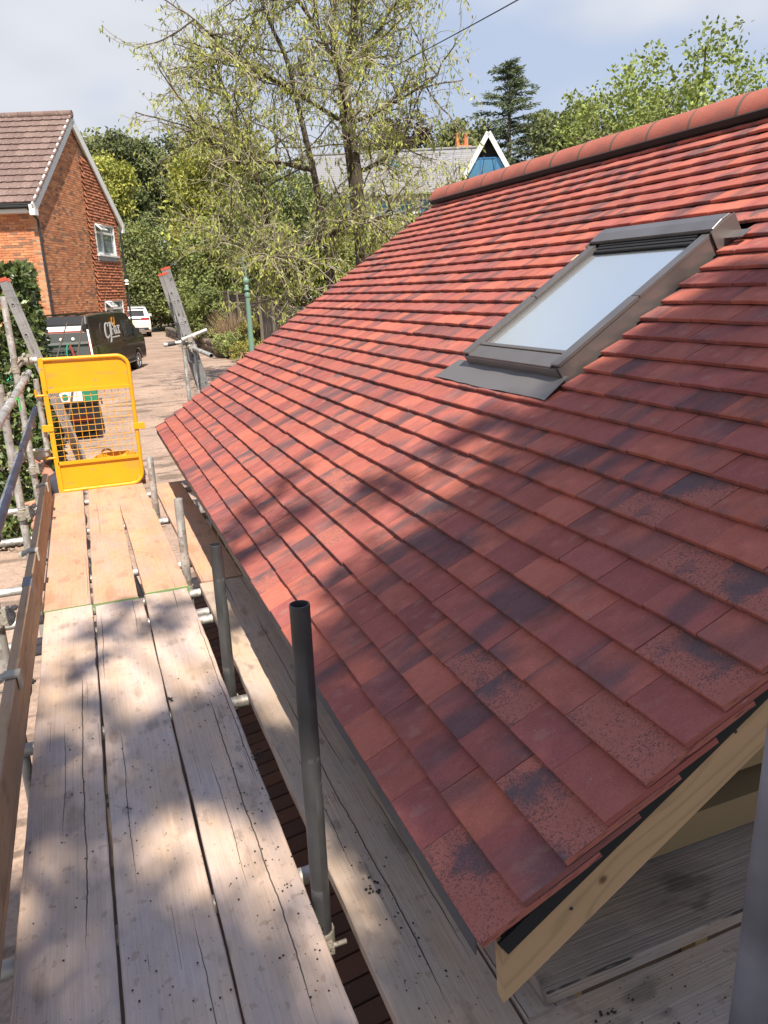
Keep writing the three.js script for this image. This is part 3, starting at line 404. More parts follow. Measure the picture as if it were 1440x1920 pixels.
// ---------------------------------------------------------------- yellow ladder gate
{
  const GZ = -5.6, t = thing('ladder_gate', 'yellow steel mesh gate closing the far end of the walkway', 'gate', [-0.82, -0.41, GZ]);
  const yel = phys({ map: tex(512, 512, (u, v, o) => { const n = fbm(u * 7, v * 7, 5, 7, 7), di = sstep(0.60, 0.80, fbm(u * 5 + 9, v * 16 + 3, 5, 5, 16)), ch = sstep(0.80, 0.82, fbm(u * 26 + 2, v * 26, 3, 26, 26)), k = 0.92 + 0.16 * (n - 0.5); o[0] = lerp(0.82 * k, 0.40, di * 0.45); o[1] = lerp(0.375 * k, 0.23, di * 0.45); o[2] = lerp(0.005, 0.07, di * 0.45); if (ch > 0) { o[0] = lerp(o[0], 0.30, ch); o[1] = lerp(o[1], 0.24, ch); o[2] = lerp(o[2], 0.20, ch); } }), roughness: 0.5, clearcoat: 0.12, clearcoatRoughness: 0.4 });
  const W = 0.650, H = 1.065, rt = 0.016, path = new THREE.CurvePath(), rad = 0.09;
  const pts = [V(0, 0, 0), V(W - rad, 0, 0)]; for (let i = 1; i <= 6; i++) { const a = -Math.PI / 2 + i / 6 * Math.PI / 2; pts.push(V(W - rad + rad * Math.cos(a), rad + rad * Math.sin(a), 0)); } for (let i = 0; i <= 6; i++) { const a = i / 6 * Math.PI / 2; pts.push(V(W - rad + rad * Math.cos(a), H - rad + rad * Math.sin(a), 0)); } pts.push(V(0, H, 0));
  const fr = []; for (let i = 0; i + 1 < pts.length; i++) { fr.push(tubeGeo(pts[i], pts[i + 1], rt, false, 12)); const s = new THREE.SphereGeometry(rt, 10, 8); s.translate(pts[i + 1].x, pts[i + 1].y, 0); fr.push(s); }
  fr.push(beam(V(0, -0.012, 0), V(0, H + 0.012, 0), 0.036, 0.030, V(0, 0, 1)));
  local('frame', merge(fr), yel, t);
  const rail = y => local('rail', beam(V(0.01, y, 0.002), V(W - 0.01, y, 0.002), 0.026, 0.024), yel, t);
  rail(0.232); rail(0.815);
  const pnl = (y0, y1, cut) => { const s = new THREE.Shape(); s.moveTo(0.016, y0); s.lineTo(W - 0.016 - (cut < 0 ? 0.05 : 0), y0); if (cut < 0) s.lineTo(W - 0.016, y0 + 0.05); s.lineTo(W - 0.016, y1 - (cut > 0 ? 0.06 : 0)); if (cut > 0) s.lineTo(W - 0.066, y1); s.lineTo(0.016, y1); s.closePath(); return metric(new THREE.ExtrudeGeometry(s, { depth: 0.002, bevelEnabled: false })); };
  local('lower_panel', pnl(0.018, 0.225, -1), yel, t, 0, 0, -0.006); local('upper_panel', pnl(0.826, H - 0.018, 1), yel, t, 0, 0, -0.006);
  for (let k = 1; k < 12; k++) local('mesh_wire', tubeGeo(V(0.014, 0, 0), V(W - 0.014, 0, 0), 0.0024, false, 6), yel, t, 0, 0.242 + k * 0.0475, 0.003);
  for (let k = 1; k < 12; k++) local('mesh_wire', tubeGeo(V(0, 0.24, 0), V(0, 0.80, 0), 0.0024, false, 6), yel, t, 0.012 + k * 0.0535, 0, -0.0018);
  local('stop_plate', bevelBox(0.085, 0.055, 0.008, 0.003), yel, t, -0.022, 0.53, 0.02); local('stop_plate', bevelBox(0.09, 0.055, 0.008, 0.003), yel, t, W + 0.022, 0.485, 0.02);
  for (const y of [0.285, 0.790]) local('hinge_pin', merge([tubeGeo(V(0, y, 0), V(-0.07, y, 0), 0.009, false, 10), tubeGeo(V(-0.07, y - 0.009, 0), V(-0.07, y + 0.05, 0), 0.009, false, 10)]), yel, t, 0, 0, 0.01);
  local('hinge_coupler', merge([sleeve(V(-0.07, 0.335, 0.01), Y1, 0.024, 0.05), sleeve(V(-0.07, 0.362, 0.01), Y1, 0.034, 0.012), sleeve(V(-0.12, 0.365, 0.02), X1, 0.012, 0.08)]), galv, t);
  local('gate_post', tubeGeo(V(-0.055, 0.29, -0.03), V(-0.055, 0.92, -0.03), 0.0215), galv, t);
}
{ // flexible builder's tub behind the gate
  const t = thing('builders_tub', 'orange-yellow flexible tub standing behind the yellow gate', 'tub', [-0.355, BY, -5.86]);
  const prof = [[0, 0.004], [0.105, 0.004], [0.118, 0.02], [0.150, 0.12], [0.172, 0.20], [0.182, 0.205], [0.182, 0.213], [0.168, 0.211], [0.144, 0.12], [0.112, 0.03], [0.0, 0.02]].map(p => new THREE.Vector2(...p));
  local('bowl', new THREE.LatheGeometry(prof, 32), std({ color: rgb(0.75, 0.30, 0.01), roughness: 0.55 }), t);
  for (const a of [0, Math.PI]) { const c = new THREE.CatmullRomCurve3([V(-0.05, 0.205, 0.172), V(-0.03, 0.235, 0.185), V(0.03, 0.235, 0.185), V(0.05, 0.205, 0.172)]); const g = new THREE.TubeGeometry(c, 10, 0.009, 8); g.rotateY(a + 0.4); local('handle', g, std({ color: rgb(0.75, 0.30, 0.01), roughness: 0.55 }), t); }
  board(boardFar, -0.62, -0.12, -5.72, -6.35, 24, 'short end plank beyond the gate, carrying the tub', 0, BY - 0.0005);
}
// ---------------------------------------------------------------- ladders
function ladder(label, top, foot, zs, mat, group) {
  const t = thing('ladder', label, 'ladder', [foot.x, foot.y, foot.z], group), d = top.clone().sub(foot), L = d.length(), dir = d.clone().normalize(), nrm = V(dir.y, -dir.x, 0);
  const red = std({ color: rgb(0.50, 0.09, 0.05), roughness: 0.5 });
  zs.forEach(([z, off, l0, l1]) => {
    const a = dir.clone().multiplyScalar(l0).addScaledVector(nrm, off), b = dir.clone().multiplyScalar(l1 * L).addScaledVector(nrm, off); a.z = b.z = z;
    local('stile', beam(a, b, 0.026, 0.060, nrm), mat, t);
    local('end_cap', beam(b.clone().addScaledVector(dir, -0.012), b.clone().addScaledVector(dir, 0.016), 0.034, 0.068, nrm), red, t);
  });
  for (const q of [zs[0], zs[2]]) if (q) for (let s = 0.3 + q[2]; s < q[3] * L - 0.1; s += 0.25) { const a = dir.clone().multiplyScalar(s).addScaledVector(nrm, q[1]); a.z = q[0] + 0.0145; local('rung_socket', new THREE.CylinderGeometry(0.011, 0.011, 0.004, 12).rotateX(Math.PI / 2), steelDark, t, a.x, a.y, a.z); }
  const pairs = [[zs[0], zs[1]], [zs[2], zs[3]]].filter(p => p[0] && p[1]);
  for (const [p, q] of pairs) for (let s = 0.3; s < p[3] * L - 0.1; s += 0.25) { const a = dir.clone().multiplyScalar(s).addScaledVector(nrm, p[1]), b = a.clone(); a.z = p[0] + 0.02 * Math.sign(p[0] - q[0]); b.z = q[0] - 0.02 * Math.sign(p[0] - q[0]); local('rung', tubeGeo(a, b, 0.014, true, 10), mat, t); }
  return t;
}
const alum = std({ map: galvTex, color: rgb(0.78, 0.80, 0.84), roughness: 0.42, metalness: 0.6 });
ladder('aluminium ladder tied to the scaffold behind the yellow gate', V(-1.02, 1.27, -6.05), V(-1.02 + 0.242 * (1.27 + 2.13), -2.13, -6.05), [[0.0, 0, 0, 1], [-0.36, 0, 0, 1]], alum);
ladder('double extension ladder with red caps beyond the far end of the roof', V(0.545, 1.41, -8.5), V(0.545 + 0.232 * (1.36 + 1.93), -1.93, -8.5), [[0.0, 0, 0, 1], [-0.38, 0, 0, 1], [0.03, -0.05, 0.1, 0.985], [-0.41, -0.05, 0.1, 0.985]], alum);
{ // end frame of scaffold by that ladder
  const t = thing('scaffold_end_frame', 'stub scaffold tubes and couplers beside the red capped ladder', 'scaffold', [0.7, ground(0.7, -8.1), -8.1]);
  part('standard', tubeGeo(V(0.62, ground(0, -8.3), -8.35), V(0.62, 0.60, -8.35)), galv, t); part('standard', tubeGeo(V(0.70, ground(0, -8), -8.0), V(0.70, 0.56, -8.0)), galv, t);
  part('transom', tubeGeo(V(0.40, 0.545, -8.42), V(0.66, 0.575, -8.42)), galv, t); part('transom', tubeGeo(V(0.60, 0.60, -8.30), V(0.90, 0.70, -8.30)), galv, t); part('ledger', tubeGeo(V(0.675, 0.52, -8.5), V(0.715, 0.50, -6.95)), galv, t);
  part('tape', merge([sleeve(V(0.49, 0.556, -8.42), V(1, 0.11, 0).normalize(), 0.0255, 0.09)]), steelDark, t);
  coupler(t, V(0.62, 0.53, -8.35), Y1, V(0.655, 0.53, -8.38), Z1); coupler(t, V(0.70, 0.49, -8.0), Y1, V(0.69, 0.525, -8.05), Z1); coupler(t, V(0.73, 0.63, -8.30), X1, V(0.69, 0.60, -8.3), Z1);
  part('brace', tubeGeo(V(0.62, -0.35, -8.35), V(0.75, -0.35, -7.9)), galv, t);
}
{ // loose debris lying on the boards
  const r = rngOf(77), l = [], add = (x, z, s, y) => { const g = new THREE.IcosahedronGeometry(s, 0); const p = g.attributes.position; for (let i = 0; i < p.count; i++) p.setY(i, p.getY(i) * 0.6); g.rotateY(r() * 6); g.translate(x, y + s * 0.3, z); g.computeVertexNormals(); l.push(g); };
  for (let i = 0; i < 400; i++) { const near = r(), x = lerp(-0.36, -0.12, Math.sqrt(r())), z = lerp(-2.0, -0.35, Math.pow(near, 0.8)); add(x, z, 0.0009 + 0.0026 * Math.pow(r(), 4), BY + 0.003); }
  for (let i = 0; i < 150; i++) add(rr(-0.60, -0.38, r), rr(-1.7, -0.35, r), 0.0009 + 0.0022 * Math.pow(r(), 4), BY + 0.002);
  for (let i = 0; i < 70; i++) add(rr(-0.84, -0.64, r), rr(-1.8, -0.45, r), 0.0009 + 0.0026 * Math.pow(r(), 4), BY + 0.001);
  for (let i = 0; i < 150; i++) add(rr(-0.02, 0.15, r), rr(-1.0, -0.1, r), 0.0009 + 0.0026 * Math.pow(r(), 4), BY + 0.002);
  for (let i = 0; i < 160; i++) add(rr(0.25, 0.75, r), rr(-0.12, 0.07, r), 0.0010 + 0.003 * Math.pow(r(), 4), BY + 0.002);
  for (const [x, z, n, sp] of [[-0.135, -1.33, 26, 0.02], [-0.37, -1.83, 10, 0.012], [0.02, -0.62, 14, 0.02], [0.36, -0.05, 14, 0.02]]) for (let i = 0; i < n; i++) add(x + rr(-sp, sp, r), z + rr(-sp * 1.6, sp * 1.6, r), 0.0018 + 0.0032 * r(), BY + 0.003);
  const m = single('mortar_crumbs', merge(l), std({ color: rgb(0.035, 0.03, 0.03), roughness: 0.95 }), 'black mortar crumbs scattered over the near planks', 'debris', null, 'stuff');
}

// ---------------------------------------------------------------- brick house on the left
const brickCols = [[0.58, 0.235, 0.11], [0.62, 0.275, 0.14], [0.49, 0.19, 0.092], [0.54, 0.215, 0.108], [0.30, 0.16, 0.105], [0.65, 0.31, 0.16]];
const brickMats = brickCols.map(c => std({ color: rgb(...c), roughness: 0.9 }));
{
  const h = thing('brick_house', 'two storey orange brick house with white bargeboards and brown roof', 'house', [-1.25, -1.05, -25.58]); h.rotation.y = -0.385;
  const GW = 7.2, HE = 5.12, AP = 8.0, D0 = 9, br = rngOf(15), mort = std({ color: rgb(0.44, 0.30, 0.20), roughness: 0.95 });
  const rake = z => z > -GW / 2 ? lerp(HE, AP, -z / (GW / 2)) : lerp(AP, HE, (-z - GW / 2) / (GW / 2));
  { const s = new THREE.Shape(); s.moveTo(0, -0.3); s.lineTo(GW, -0.3); s.lineTo(GW, HE); s.lineTo(GW / 2, AP); s.lineTo(0, HE); s.closePath();
    for (const [a, b, c, d] of [[4.55, 6.55, 3.70, 4.80], [4.55, 6.55, 0.95, 2.08]]) { const q = new THREE.Path(); q.moveTo(a, c); q.lineTo(b, c); q.lineTo(b, d); q.lineTo(a, d); q.closePath(); s.holes.push(q); }
    const g = new THREE.ExtrudeGeometry(s, { depth: 0.22, bevelEnabled: false }); g.rotateY(Math.PI / 2); g.translate(-0.235, 0, 0); const wl = local('wall', metric(g), mort, h); tag(wl, 'orange brick gable wall with hanging tiles at its far side');
    const rest = []; // gable bricks: real bricks, joined, as they are too fine to pick apart at this distance
    for (let c = 0; c * 0.075 < AP + 0.2; c++) { const y = -0.25 + c * 0.075; for (let k = -1; k < 41; k++) { const z = -(k * 0.225 + (c % 2) * 0.1125), z1 = z - 0.215, m = (z + z1) / 2; if (z > 0.01 || z1 < -GW || y + 0.065 > rake(z) - 0.02 || y + 0.065 > rake(z1) - 0.02) continue; if (m < -4.40 && m > -6.70 && ((y > 3.55 && y < 4.85) || (y > 0.9 && y < 2.1))) continue; if (m < -4.1 && m > -6.85 && y > 1.0) continue; const q = new THREE.BoxGeometry(0.016, 0.065, 0.215); q.translate(-0.006 + rr(-0.002, 0.003, br), y + 0.0325, m); const col = brickCols[Math.floor(Math.pow(br(), 1.2) * 6)], v = rr(0.8, 1.1, br); rest.push(paint(metric(q), col.map(x => x * v))); } }
    tag(local('brick', merge(rest), std({ vertexColors: true, roughness: 0.92 }), wl), null, null, null, 'stuff');
    // hanging tiles
    const ht = []; for (let c = 0; c < 56; c++) { const y = 1.02 + c * 0.105; for (let k = 0; k < 21; k++) { const z = -4.1 - k * 0.162 - (c % 2) * 0.08, m = z - 0.08; if (m < -6.85 || y + 0.16 > rake(m - 0.08)) continue; if (m < -4.50 && m > -6.60 && ((y > 3.45 && y < 4.80) || (y > 0.8 && y < 2.06))) continue; const q = new THREE.BoxGeometry(0.018, 0.17, 0.152); q.rotateZ(0.34 + rr(-0.12, 0.10, br)); q.rotateX(rr(-0.03, 0.03, br)); q.translate(0.038 + rr(0, 0.012, br), y + 0.06, m); const v = rr(0.65, 1.1, br); ht.push(paint(metric(q), [0.50 * v, 0.185 * v, 0.095 * v])); } }
    tag(local('hanging_tile', merge(ht), std({ vertexColors: true, roughness: 0.9 }), wl), null, null, null, 'stuff');
    local('front_wall', box(-D0, 0, -0.3, HE, -0.24, -0.014), mort, h); const fw = h.children[h.children.length - 1];
    const fb = bevelBox(0.213, 0.065, 0.018, 0.002, 1), fr = []; let cnt = 0;
    for (let c = 0; c < 69; c++) for (let k = 0; k < 40; k++) { const x = -0.107 - k * 0.225 - (c % 2) * 0.1125, y = -0.25 + c * 0.075 + 0.033; if (y > HE - 0.05 || x < -D0 + 0.1) continue; const mi = Math.floor(Math.pow(br(), 1.2) * 6); if (y > 2.0 && x > -1.5 && cnt < 290) { const o = local('brick', fb, brickMats[mi], fw, x, y, -0.006 + rr(-0.002, 0.002, br)); cnt++; } else if (x > -4) { const g = fb.clone(); g.translate(x, y, -0.006); const v = rr(0.85, 1.1, br); fr.push(paint(g, brickCols[mi].map(q => q * v))); } }
    tag(local('brick', merge(fr), std({ vertexColors: true, roughness: 0.92 }), fw), null, null, null, 'stuff');
    local('back_wall', box(-D0, -0.25, -0.3, HE, -GW, -GW + 0.2), mort, h);
    const wm = whitePaint, glass = phys({ color: rgb(0.30, 0.36, 0.38), roughness: 0.05, metalness: 0.35 }), net = std({ color: rgb(0.72, 0.72, 0.70), roughness: 0.95 });
    for (const [y0, y1] of [[3.70, 4.80], [0.95, 2.08]]) {
      const w = new THREE.Group(); w.name = 'window'; h.add(w); const fx = (a, b, c, d, n = 'frame', x0 = -0.04, x1 = 0.065) => local(n, box(x0, x1, c, d, -b, -a), wm, w);
      fx(4.55, 4.63, y0, y1); fx(6.47, 6.55, y0, y1); fx(4.63, 6.47, y0, y0 + 0.08); fx(4.63, 6.47, y1 - 0.08, y1); fx(5.15, 5.23, y0 + 0.08, y1 - 0.08); fx(4.63, 6.47, y1 - 0.36, y1 - 0.29, 'transom_bar', -0.035, 0.055);
      local('pane', box(0.0, 0.008, y0 + 0.08, y1 - 0.08, -6.47, -4.63), glass, w); local('curtain', box(-0.14, -0.12, y0, y1, -6.55, -5.85), net, w); local('curtain', box(-0.14, -0.12, y0, y1, -5.1, -4.55), net, w); local('room', box(-0.3, -0.24, y0 - 0.1, y1 + 0.1, -6.7, -4.4), darkRoom, w);
      { const g = bevelBox(0.04, 0.30, 0.62, 0.006); g.translate(0, -0.15, 0); const o = local('open_vent', g, wm, w, 0.07, y1 - 0.06, -4.90); o.rotation.z = 0.85; const o2 = local('vent_pane', metric(new THREE.BoxGeometry(0.046, 0.20, 0.48)), glass, w, 0.07 + 0.12, y1 - 0.06 - 0.10, -4.90); o2.rotation.z = 0.85; }
      local('sill', box(-0.05, 0.14, y0 - 0.06, y0 - 0.002, -6.62, -4.48), wm, w); local('sill_lead', box(0.03, 0.085, y0 - 0.22, y0 - 0.062, -6.6, -4.5), std({ color: rgb(0.36, 0.37, 0.39), roughness: 0.6 }), w);
    }
  }
  { // roof of interlocking tiles
    const sl = Math.atan2(AP - HE, GW / 2), cs = Math.cos(sl), sn = Math.sin(sl), n = 14, run = (GW / 2 + 0.35) / cs, gauge = run / n, rf = new THREE.Group(); rf.name = 'roof'; h.add(rf);
    const tm = [[0.180, 0.122, 0.108], [0.165, 0.110, 0.098], [0.20, 0.136, 0.12], [0.152, 0.10, 0.09]].map(c => std({ map: tex(128, 128, (u, v, o) => { const k = 0.72 + 0.34 * fbm(u * 6, v * 6, 4, 6, 6) + 0.24 * vn(u * 64, v * 64, 64, 64), l = sstep(0.66, 0.76, fbm(u * 5 + c[0] * 90, v * 5, 4, 5, 5)); o[0] = lerp(c[0] * k, 0.36, l * 0.5); o[1] = lerp(c[1] * k, 0.34, l * 0.5); o[2] = lerp(c[2] * k, 0.28, l * 0.5); }), roughness: 0.92 }));
    const sh = new THREE.Shape(); const P = 10; for (let i = 0; i <= P; i++) { const x = i / P * 0.33, y = 0.012 * Math.max(0, Math.sin(i / P * Math.PI * 2)); i ? sh.lineTo(x, y + 0.042) : sh.moveTo(x, y + 0.042); } sh.lineTo(0.33, 0); sh.lineTo(0, 0); sh.closePath();
    const tg = new THREE.ExtrudeGeometry(sh, { depth: gauge + 0.07, bevelEnabled: false }); tg.translate(-0.165, 0, -gauge - 0.07); tg.rotateX(-0.11); const tgm = metric(tg, 3);
    const far = [];
    for (let c = 0; c < n; c++) for (let k = 0; k < 27; k++) {
      const d = c * gauge, z = 0.35 - d * cs, y = HE - 0.35 * sn / cs + d * sn + 0.12, x = 0.02 - k * 0.33; const e = new THREE.Euler(sl + rr(-0.004, 0.004, br), 0, rr(-0.006, 0.006, br));
      if (k < 8) { const o = local('roof_tile', tgm, tm[Math.floor(br() * 4)], rf, x, y, z); o.rotation.copy(e); } else { const g = tgm.clone(); g.applyMatrix4(new THREE.Matrix4().compose(V(x, y, z), new THREE.Quaternion().setFromEuler(e), V(1, 1, 1))); far.push(g); }
    }
    tag(local('roof_tile', merge(far), tm[0], rf), null, null, null, 'stuff');
    const slab = (z0, y0, z1, y1, m, nm, t = 0.08, x0 = -D0, x1 = 0.085) => { const g = beam(V((x0 + x1) / 2, y0, z0), V((x0 + x1) / 2, y1, z1), x1 - x0, t); return local(nm, g, m, rf); };
    slab(0.36, HE - 0.27 + 0.04, -GW / 2, AP + 0.03, darkRoom, 'roof_deck'); slab(-GW - 0.36, HE - 0.27 + 0.07, -GW / 2, AP + 0.07, tm[1], 'back_slope', 0.10);
    for (let k = 0; k < 20; k++) { const g = new THREE.CylinderGeometry(0.13, 0.13, 0.44, 12, 1, false, -Math.PI / 2, Math.PI); g.rotateZ(Math.PI / 2); g.rotateX(0); const o = local('ridge_tile', metric(new THREE.CylinderGeometry(0.12, 0.12, 0.44, 12).rotateZ(Math.PI / 2)), tm[k % 4], rf, -0.05 - k * 0.45, AP + 0.13, -GW / 2); }
    for (const s of [0, 1]) { const za = s ? -GW - 0.36 : 0.36, ya = HE - 0.27; local('bargeboard', beam(V(0.115, ya - 0.06, za), V(0.115, AP - 0.05, -GW / 2), 0.05, 0.30), whitePaint, rf); local('barge_soffit', beam(V(0.045, ya - 0.10, za), V(0.045, AP - 0.10, -GW / 2), 0.09, 0.02), whitePaint, rf); local('barge_foot', box(-0.02, 0.145, ya - 0.24, ya + 0.06, s ? za - 0.02 : za - 0.22, s ? za + 0.22 : za + 0.02), whitePaint, rf); }
    local('fascia', box(-D0, -0.02, HE - 0.42, HE - 0.24, 0.28, 0.31), whitePaint, rf); local('soffit', box(-D0, -0.02, HE - 0.43, HE - 0.41, -0.01, 0.28), whitePaint, rf);
    local('gutter', tubeGeo(V(-D0, HE - 0.27, 0.37), V(-0.02, HE - 0.27, 0.37), 0.055, false, 12), black, rf);
    const dpm = std({ color: rgb(0.03, 0.03, 0.035), roughness: 0.5 });
    local('downpipe', merge([tubeGeo(V(-0.08, HE - 0.30, 0.36), V(0.06, HE - 0.62, 0.07), 0.035, false, 10), tubeGeo(V(0.06, HE - 0.62, 0.06), V(0.06, -0.2, 0.06), 0.036, false, 10)]), dpm, h); local('downpipe', tubeGeo(V(0.06, HE - 0.5, -GW - 0.05), V(0.06, -0.2, -GW - 0.05), 0.036, false, 10), dpm, h);
    { const g = new THREE.SphereGeometry(0.09, 12, 8, 0, 6.3, 0, 1.6); local('lamp', merge([metric(g), metric(new THREE.CylinderGeometry(0.03, 0.09, 0.12, 10).translate(0, -0.05, 0))]), whitePaint, h, 0.12, 2.75, -7.1); }
  }
}
// ---------------------------------------------------------------- vehicles
const tyre = std({ color: rgb(0.02, 0.02, 0.021), roughness: 0.85 }), rimMat = std({ color: rgb(0.50, 0.51, 0.53), roughness: 0.32, metalness: 0.7 });
function wheel(parent, x, y, z, r, w = 0.22, side = 1) {
  const g = new THREE.Group(); g.name = 'wheel'; g.position.set(x, y, z); parent.add(g);
  const t = new THREE.LatheGeometry([[r * 0.68, -w / 2], [r * 0.93, -w / 2], [r, -w / 2 + 0.03], [r, w / 2 - 0.03], [r * 0.93, w / 2], [r * 0.68, w / 2], [r * 0.66, 0], [r * 0.68, -w / 2]].map(p => new THREE.Vector2(...p)), 28); t.rotateX(Math.PI / 2); local('tyre', t, tyre, g);
  const l = [new THREE.CylinderGeometry(r * 0.70, r * 0.70, 0.02, 28).rotateX(Math.PI / 2).translate(0, 0, side * (w / 2 - 0.07)), new THREE.CylinderGeometry(r * 0.18, r * 0.2, 0.03, 16).rotateX(Math.PI / 2).translate(0, 0, side * (w / 2 - 0.02))]; const lat = new THREE.TorusGeometry(r * 0.67, 0.018, 8, 28).translate(0, 0, side * (w / 2 - 0.012)); l.push(lat);
  for (let k = 0; k < 7; k++) { const b = new THREE.BoxGeometry(r * 0.15, r * 0.52, 0.03); b.translate(0, r * 0.40, side * (w / 2 - 0.025)); b.rotateZ(k * Math.PI * 2 / 7); l.push(b); }
  local('rim', merge(l), rimMat, g); return g;
}
function bodyGeo(pts, W, belt, top, tuck, bev = 0.07) {
  const s = new THREE.Shape(); pts.forEach((p, i) => { if (p.length === 5) s.absarc(p[0], p[1], p[2], p[3], p[4], false); else i ? s.lineTo(p[0], p[1]) : s.moveTo(p[0], p[1]); }); s.closePath();
  let g = new THREE.ExtrudeGeometry(s, { depth: W - 2 * bev, bevelEnabled: true, bevelSize: bev * 0.55, bevelThickness: bev, bevelSegments: 4, curveSegments: 12, steps: 6 }); g.translate(0, 0, -W / 2 + bev);
  const p = g.attributes.position; for (let i = 0; i < p.count; i++) { const y = p.getY(i); p.setZ(i, p.getZ(i) * (1 - (y > belt ? tuck * (y - belt) / (top - belt) : 0))); } g = metric(clean(g)); g.computeVertexNormals(); return g;
}
const font = await new FontLoader().loadAsync('fonts/droid/droid_serif_bold.typeface.json');
const textGeo = (s, size, d = 0.004) => { const g = new TextGeometry(s, { font, size, depth: d, curveSegments: 3, bevelEnabled: false }); return metric(clean(g)); };
{ // black van
  const v = thing('panel_van', 'black panel van with a white and orange logo parked against the brick house', 'van', [-0.26, -1.05, -22.39]); v.rotation.y = 1.2566; v.scale.set(1.08, 0.90, 0.95);
  const paintB = phys({ color: rgb(0.014, 0.012, 0.011), roughness: 0.28, clearcoat: 1, clearcoatRoughness: 0.08 }), gl = phys({ color: rgb(0.16, 0.19, 0.20), roughness: 0.04, metalness: 0.7 });
  local('body', bodyGeo([[-2.42, 0.42], [-2.42, 1.72], [-2.34, 1.90], [-1.2, 1.94], [0.70, 1.92], [1.02, 1.84], [1.80, 1.28], [2.30, 1.12], [2.42, 0.95], [2.46, 0.55], [2.40, 0.36], [1.93, 0.34], [1.55, 0.34, 0.39, 0, Math.PI], [-1.08, 0.34], [-1.47, 0.34, 0.39, 0, Math.PI], [-2.30, 0.36]], 1.86, 1.15, 1.94, 0.10), paintB, v);
  for (const s of [1, -1]) { for (const x of [1.55, -1.47]) wheel(v, x, 0.335, s * 0.80, 0.335, 0.23, s); }
  const sideG = (pts, z, d = 0.012) => { const s = new THREE.Shape(); pts.forEach((p, i) => i ? s.lineTo(...p) : s.moveTo(...p)); s.closePath(); const g = new THREE.ExtrudeGeometry(s, { depth: d, bevelEnabled: false }); const q = g.attributes.position; for (let i = 0; i < q.count; i++) { const y = q.getY(i); q.setZ(i, q.getZ(i) + 0.93 * (1 - 0.10 * Math.max(0, (y - 1.15) / 0.79)) + z); } return metric(clean(g)); };
  const dr = local('door', sideG([[0.20, 0.50], [1.10, 0.50], [1.16, 1.12], [1.55, 1.30], [0.98, 1.76], [0.20, 1.78]], 0.0, 0.006), paintB, v);
  local('side_window', sideG([[0.30, 1.18], [1.36, 1.22], [1.34, 1.32], [0.92, 1.68], [0.30, 1.70]], 0.005), gl, dr); local('handle', metric(new THREE.BoxGeometry(0.18, 0.035, 0.03).translate(0.32, 1.06, 0.94)), paintB, dr);
  local('swage_strip', sideG([[-2.3, 1.10], [2.2, 1.08], [2.2, 1.095], [-2.3, 1.118]], 0.004, 0.008), std({ color: rgb(0.10, 0.10, 0.10), roughness: 0.4 }), v); local('sill', sideG([[-1.0, 0.36], [1.1, 0.36], [1.1, 0.46], [-1.0, 0.46]], 0.002), black, v);
  { const s = new THREE.Shape(); s.moveTo(-0.78, 0); s.lineTo(0.78, 0); s.lineTo(0.68, 0.86); s.lineTo(-0.68, 0.86); s.closePath(); const g = new THREE.ExtrudeGeometry(s, { depth: 0.01, bevelEnabled: false }); g.rotateY(Math.PI / 2); const o = local('windscreen', metric(clean(g)), gl, v, 1.83, 1.29, 0); o.rotation.z = 0.95; }
  local('mirror', bevelBox(0.12, 0.24, 0.18, 0.04).translate(1.28, 1.28, 1.02), black, v); local('mirror', bevelBox(0.12, 0.24, 0.18, 0.04).translate(1.28, 1.28, -1.02), black, v);
  for (const s of [1, -1]) local('headlight', bevelBox(0.30, 0.18, 0.26, 0.05).translate(2.28, 0.93, s * 0.72), phys({ color: rgb(0.5, 0.52, 0.54), roughness: 0.1, metalness: 0.3 }), v);
  for (const s of [1, -1]) local('tail_light', bevelBox(0.05, 0.5, 0.14, 0.02).translate(-2.46, 1.05, s * 0.84), std({ color: rgb(0.35, 0.02, 0.02), roughness: 0.25 }), v);
  local('roof_rib', merge([-0.45, -0.15, 0.15, 0.45].map(z => box(-2.2, 0.5, 1.955, 1.985, z - 0.02, z + 0.02))), paintB, v); local('aerial', tubeGeo(V(-1.4, 1.96, -0.1), V(-1.46, 2.10, -0.1), 0.006, false, 6), black, v);
  const wh = std({ color: rgb(0.80, 0.80, 0.80), roughness: 0.5 }), og = std({ color: rgb(0.85, 0.36, 0.01), roughness: 0.5 }); const lg = new THREE.Group(); lg.name = 'side_lettering'; v.add(lg);
  local('letters', textGeo('CJ', 0.46).translate(-1.45, 1.24, 0.932), wh, lg); local('letters', textGeo('Fox', 0.34).translate(-0.92, 1.32, 0.930), wh, lg); local('underline', box(-0.95, -0.15, 1.225, 1.26, 0.930, 0.936), wh, lg); { const t = new THREE.TorusGeometry(0.12, 0.05, 8, 24, 5.2); t.scale(1, 1, 0.12); t.rotateZ(2.2); local('logo_ring', t.translate(-0.45, 1.70, 0.886), og, lg); }
}
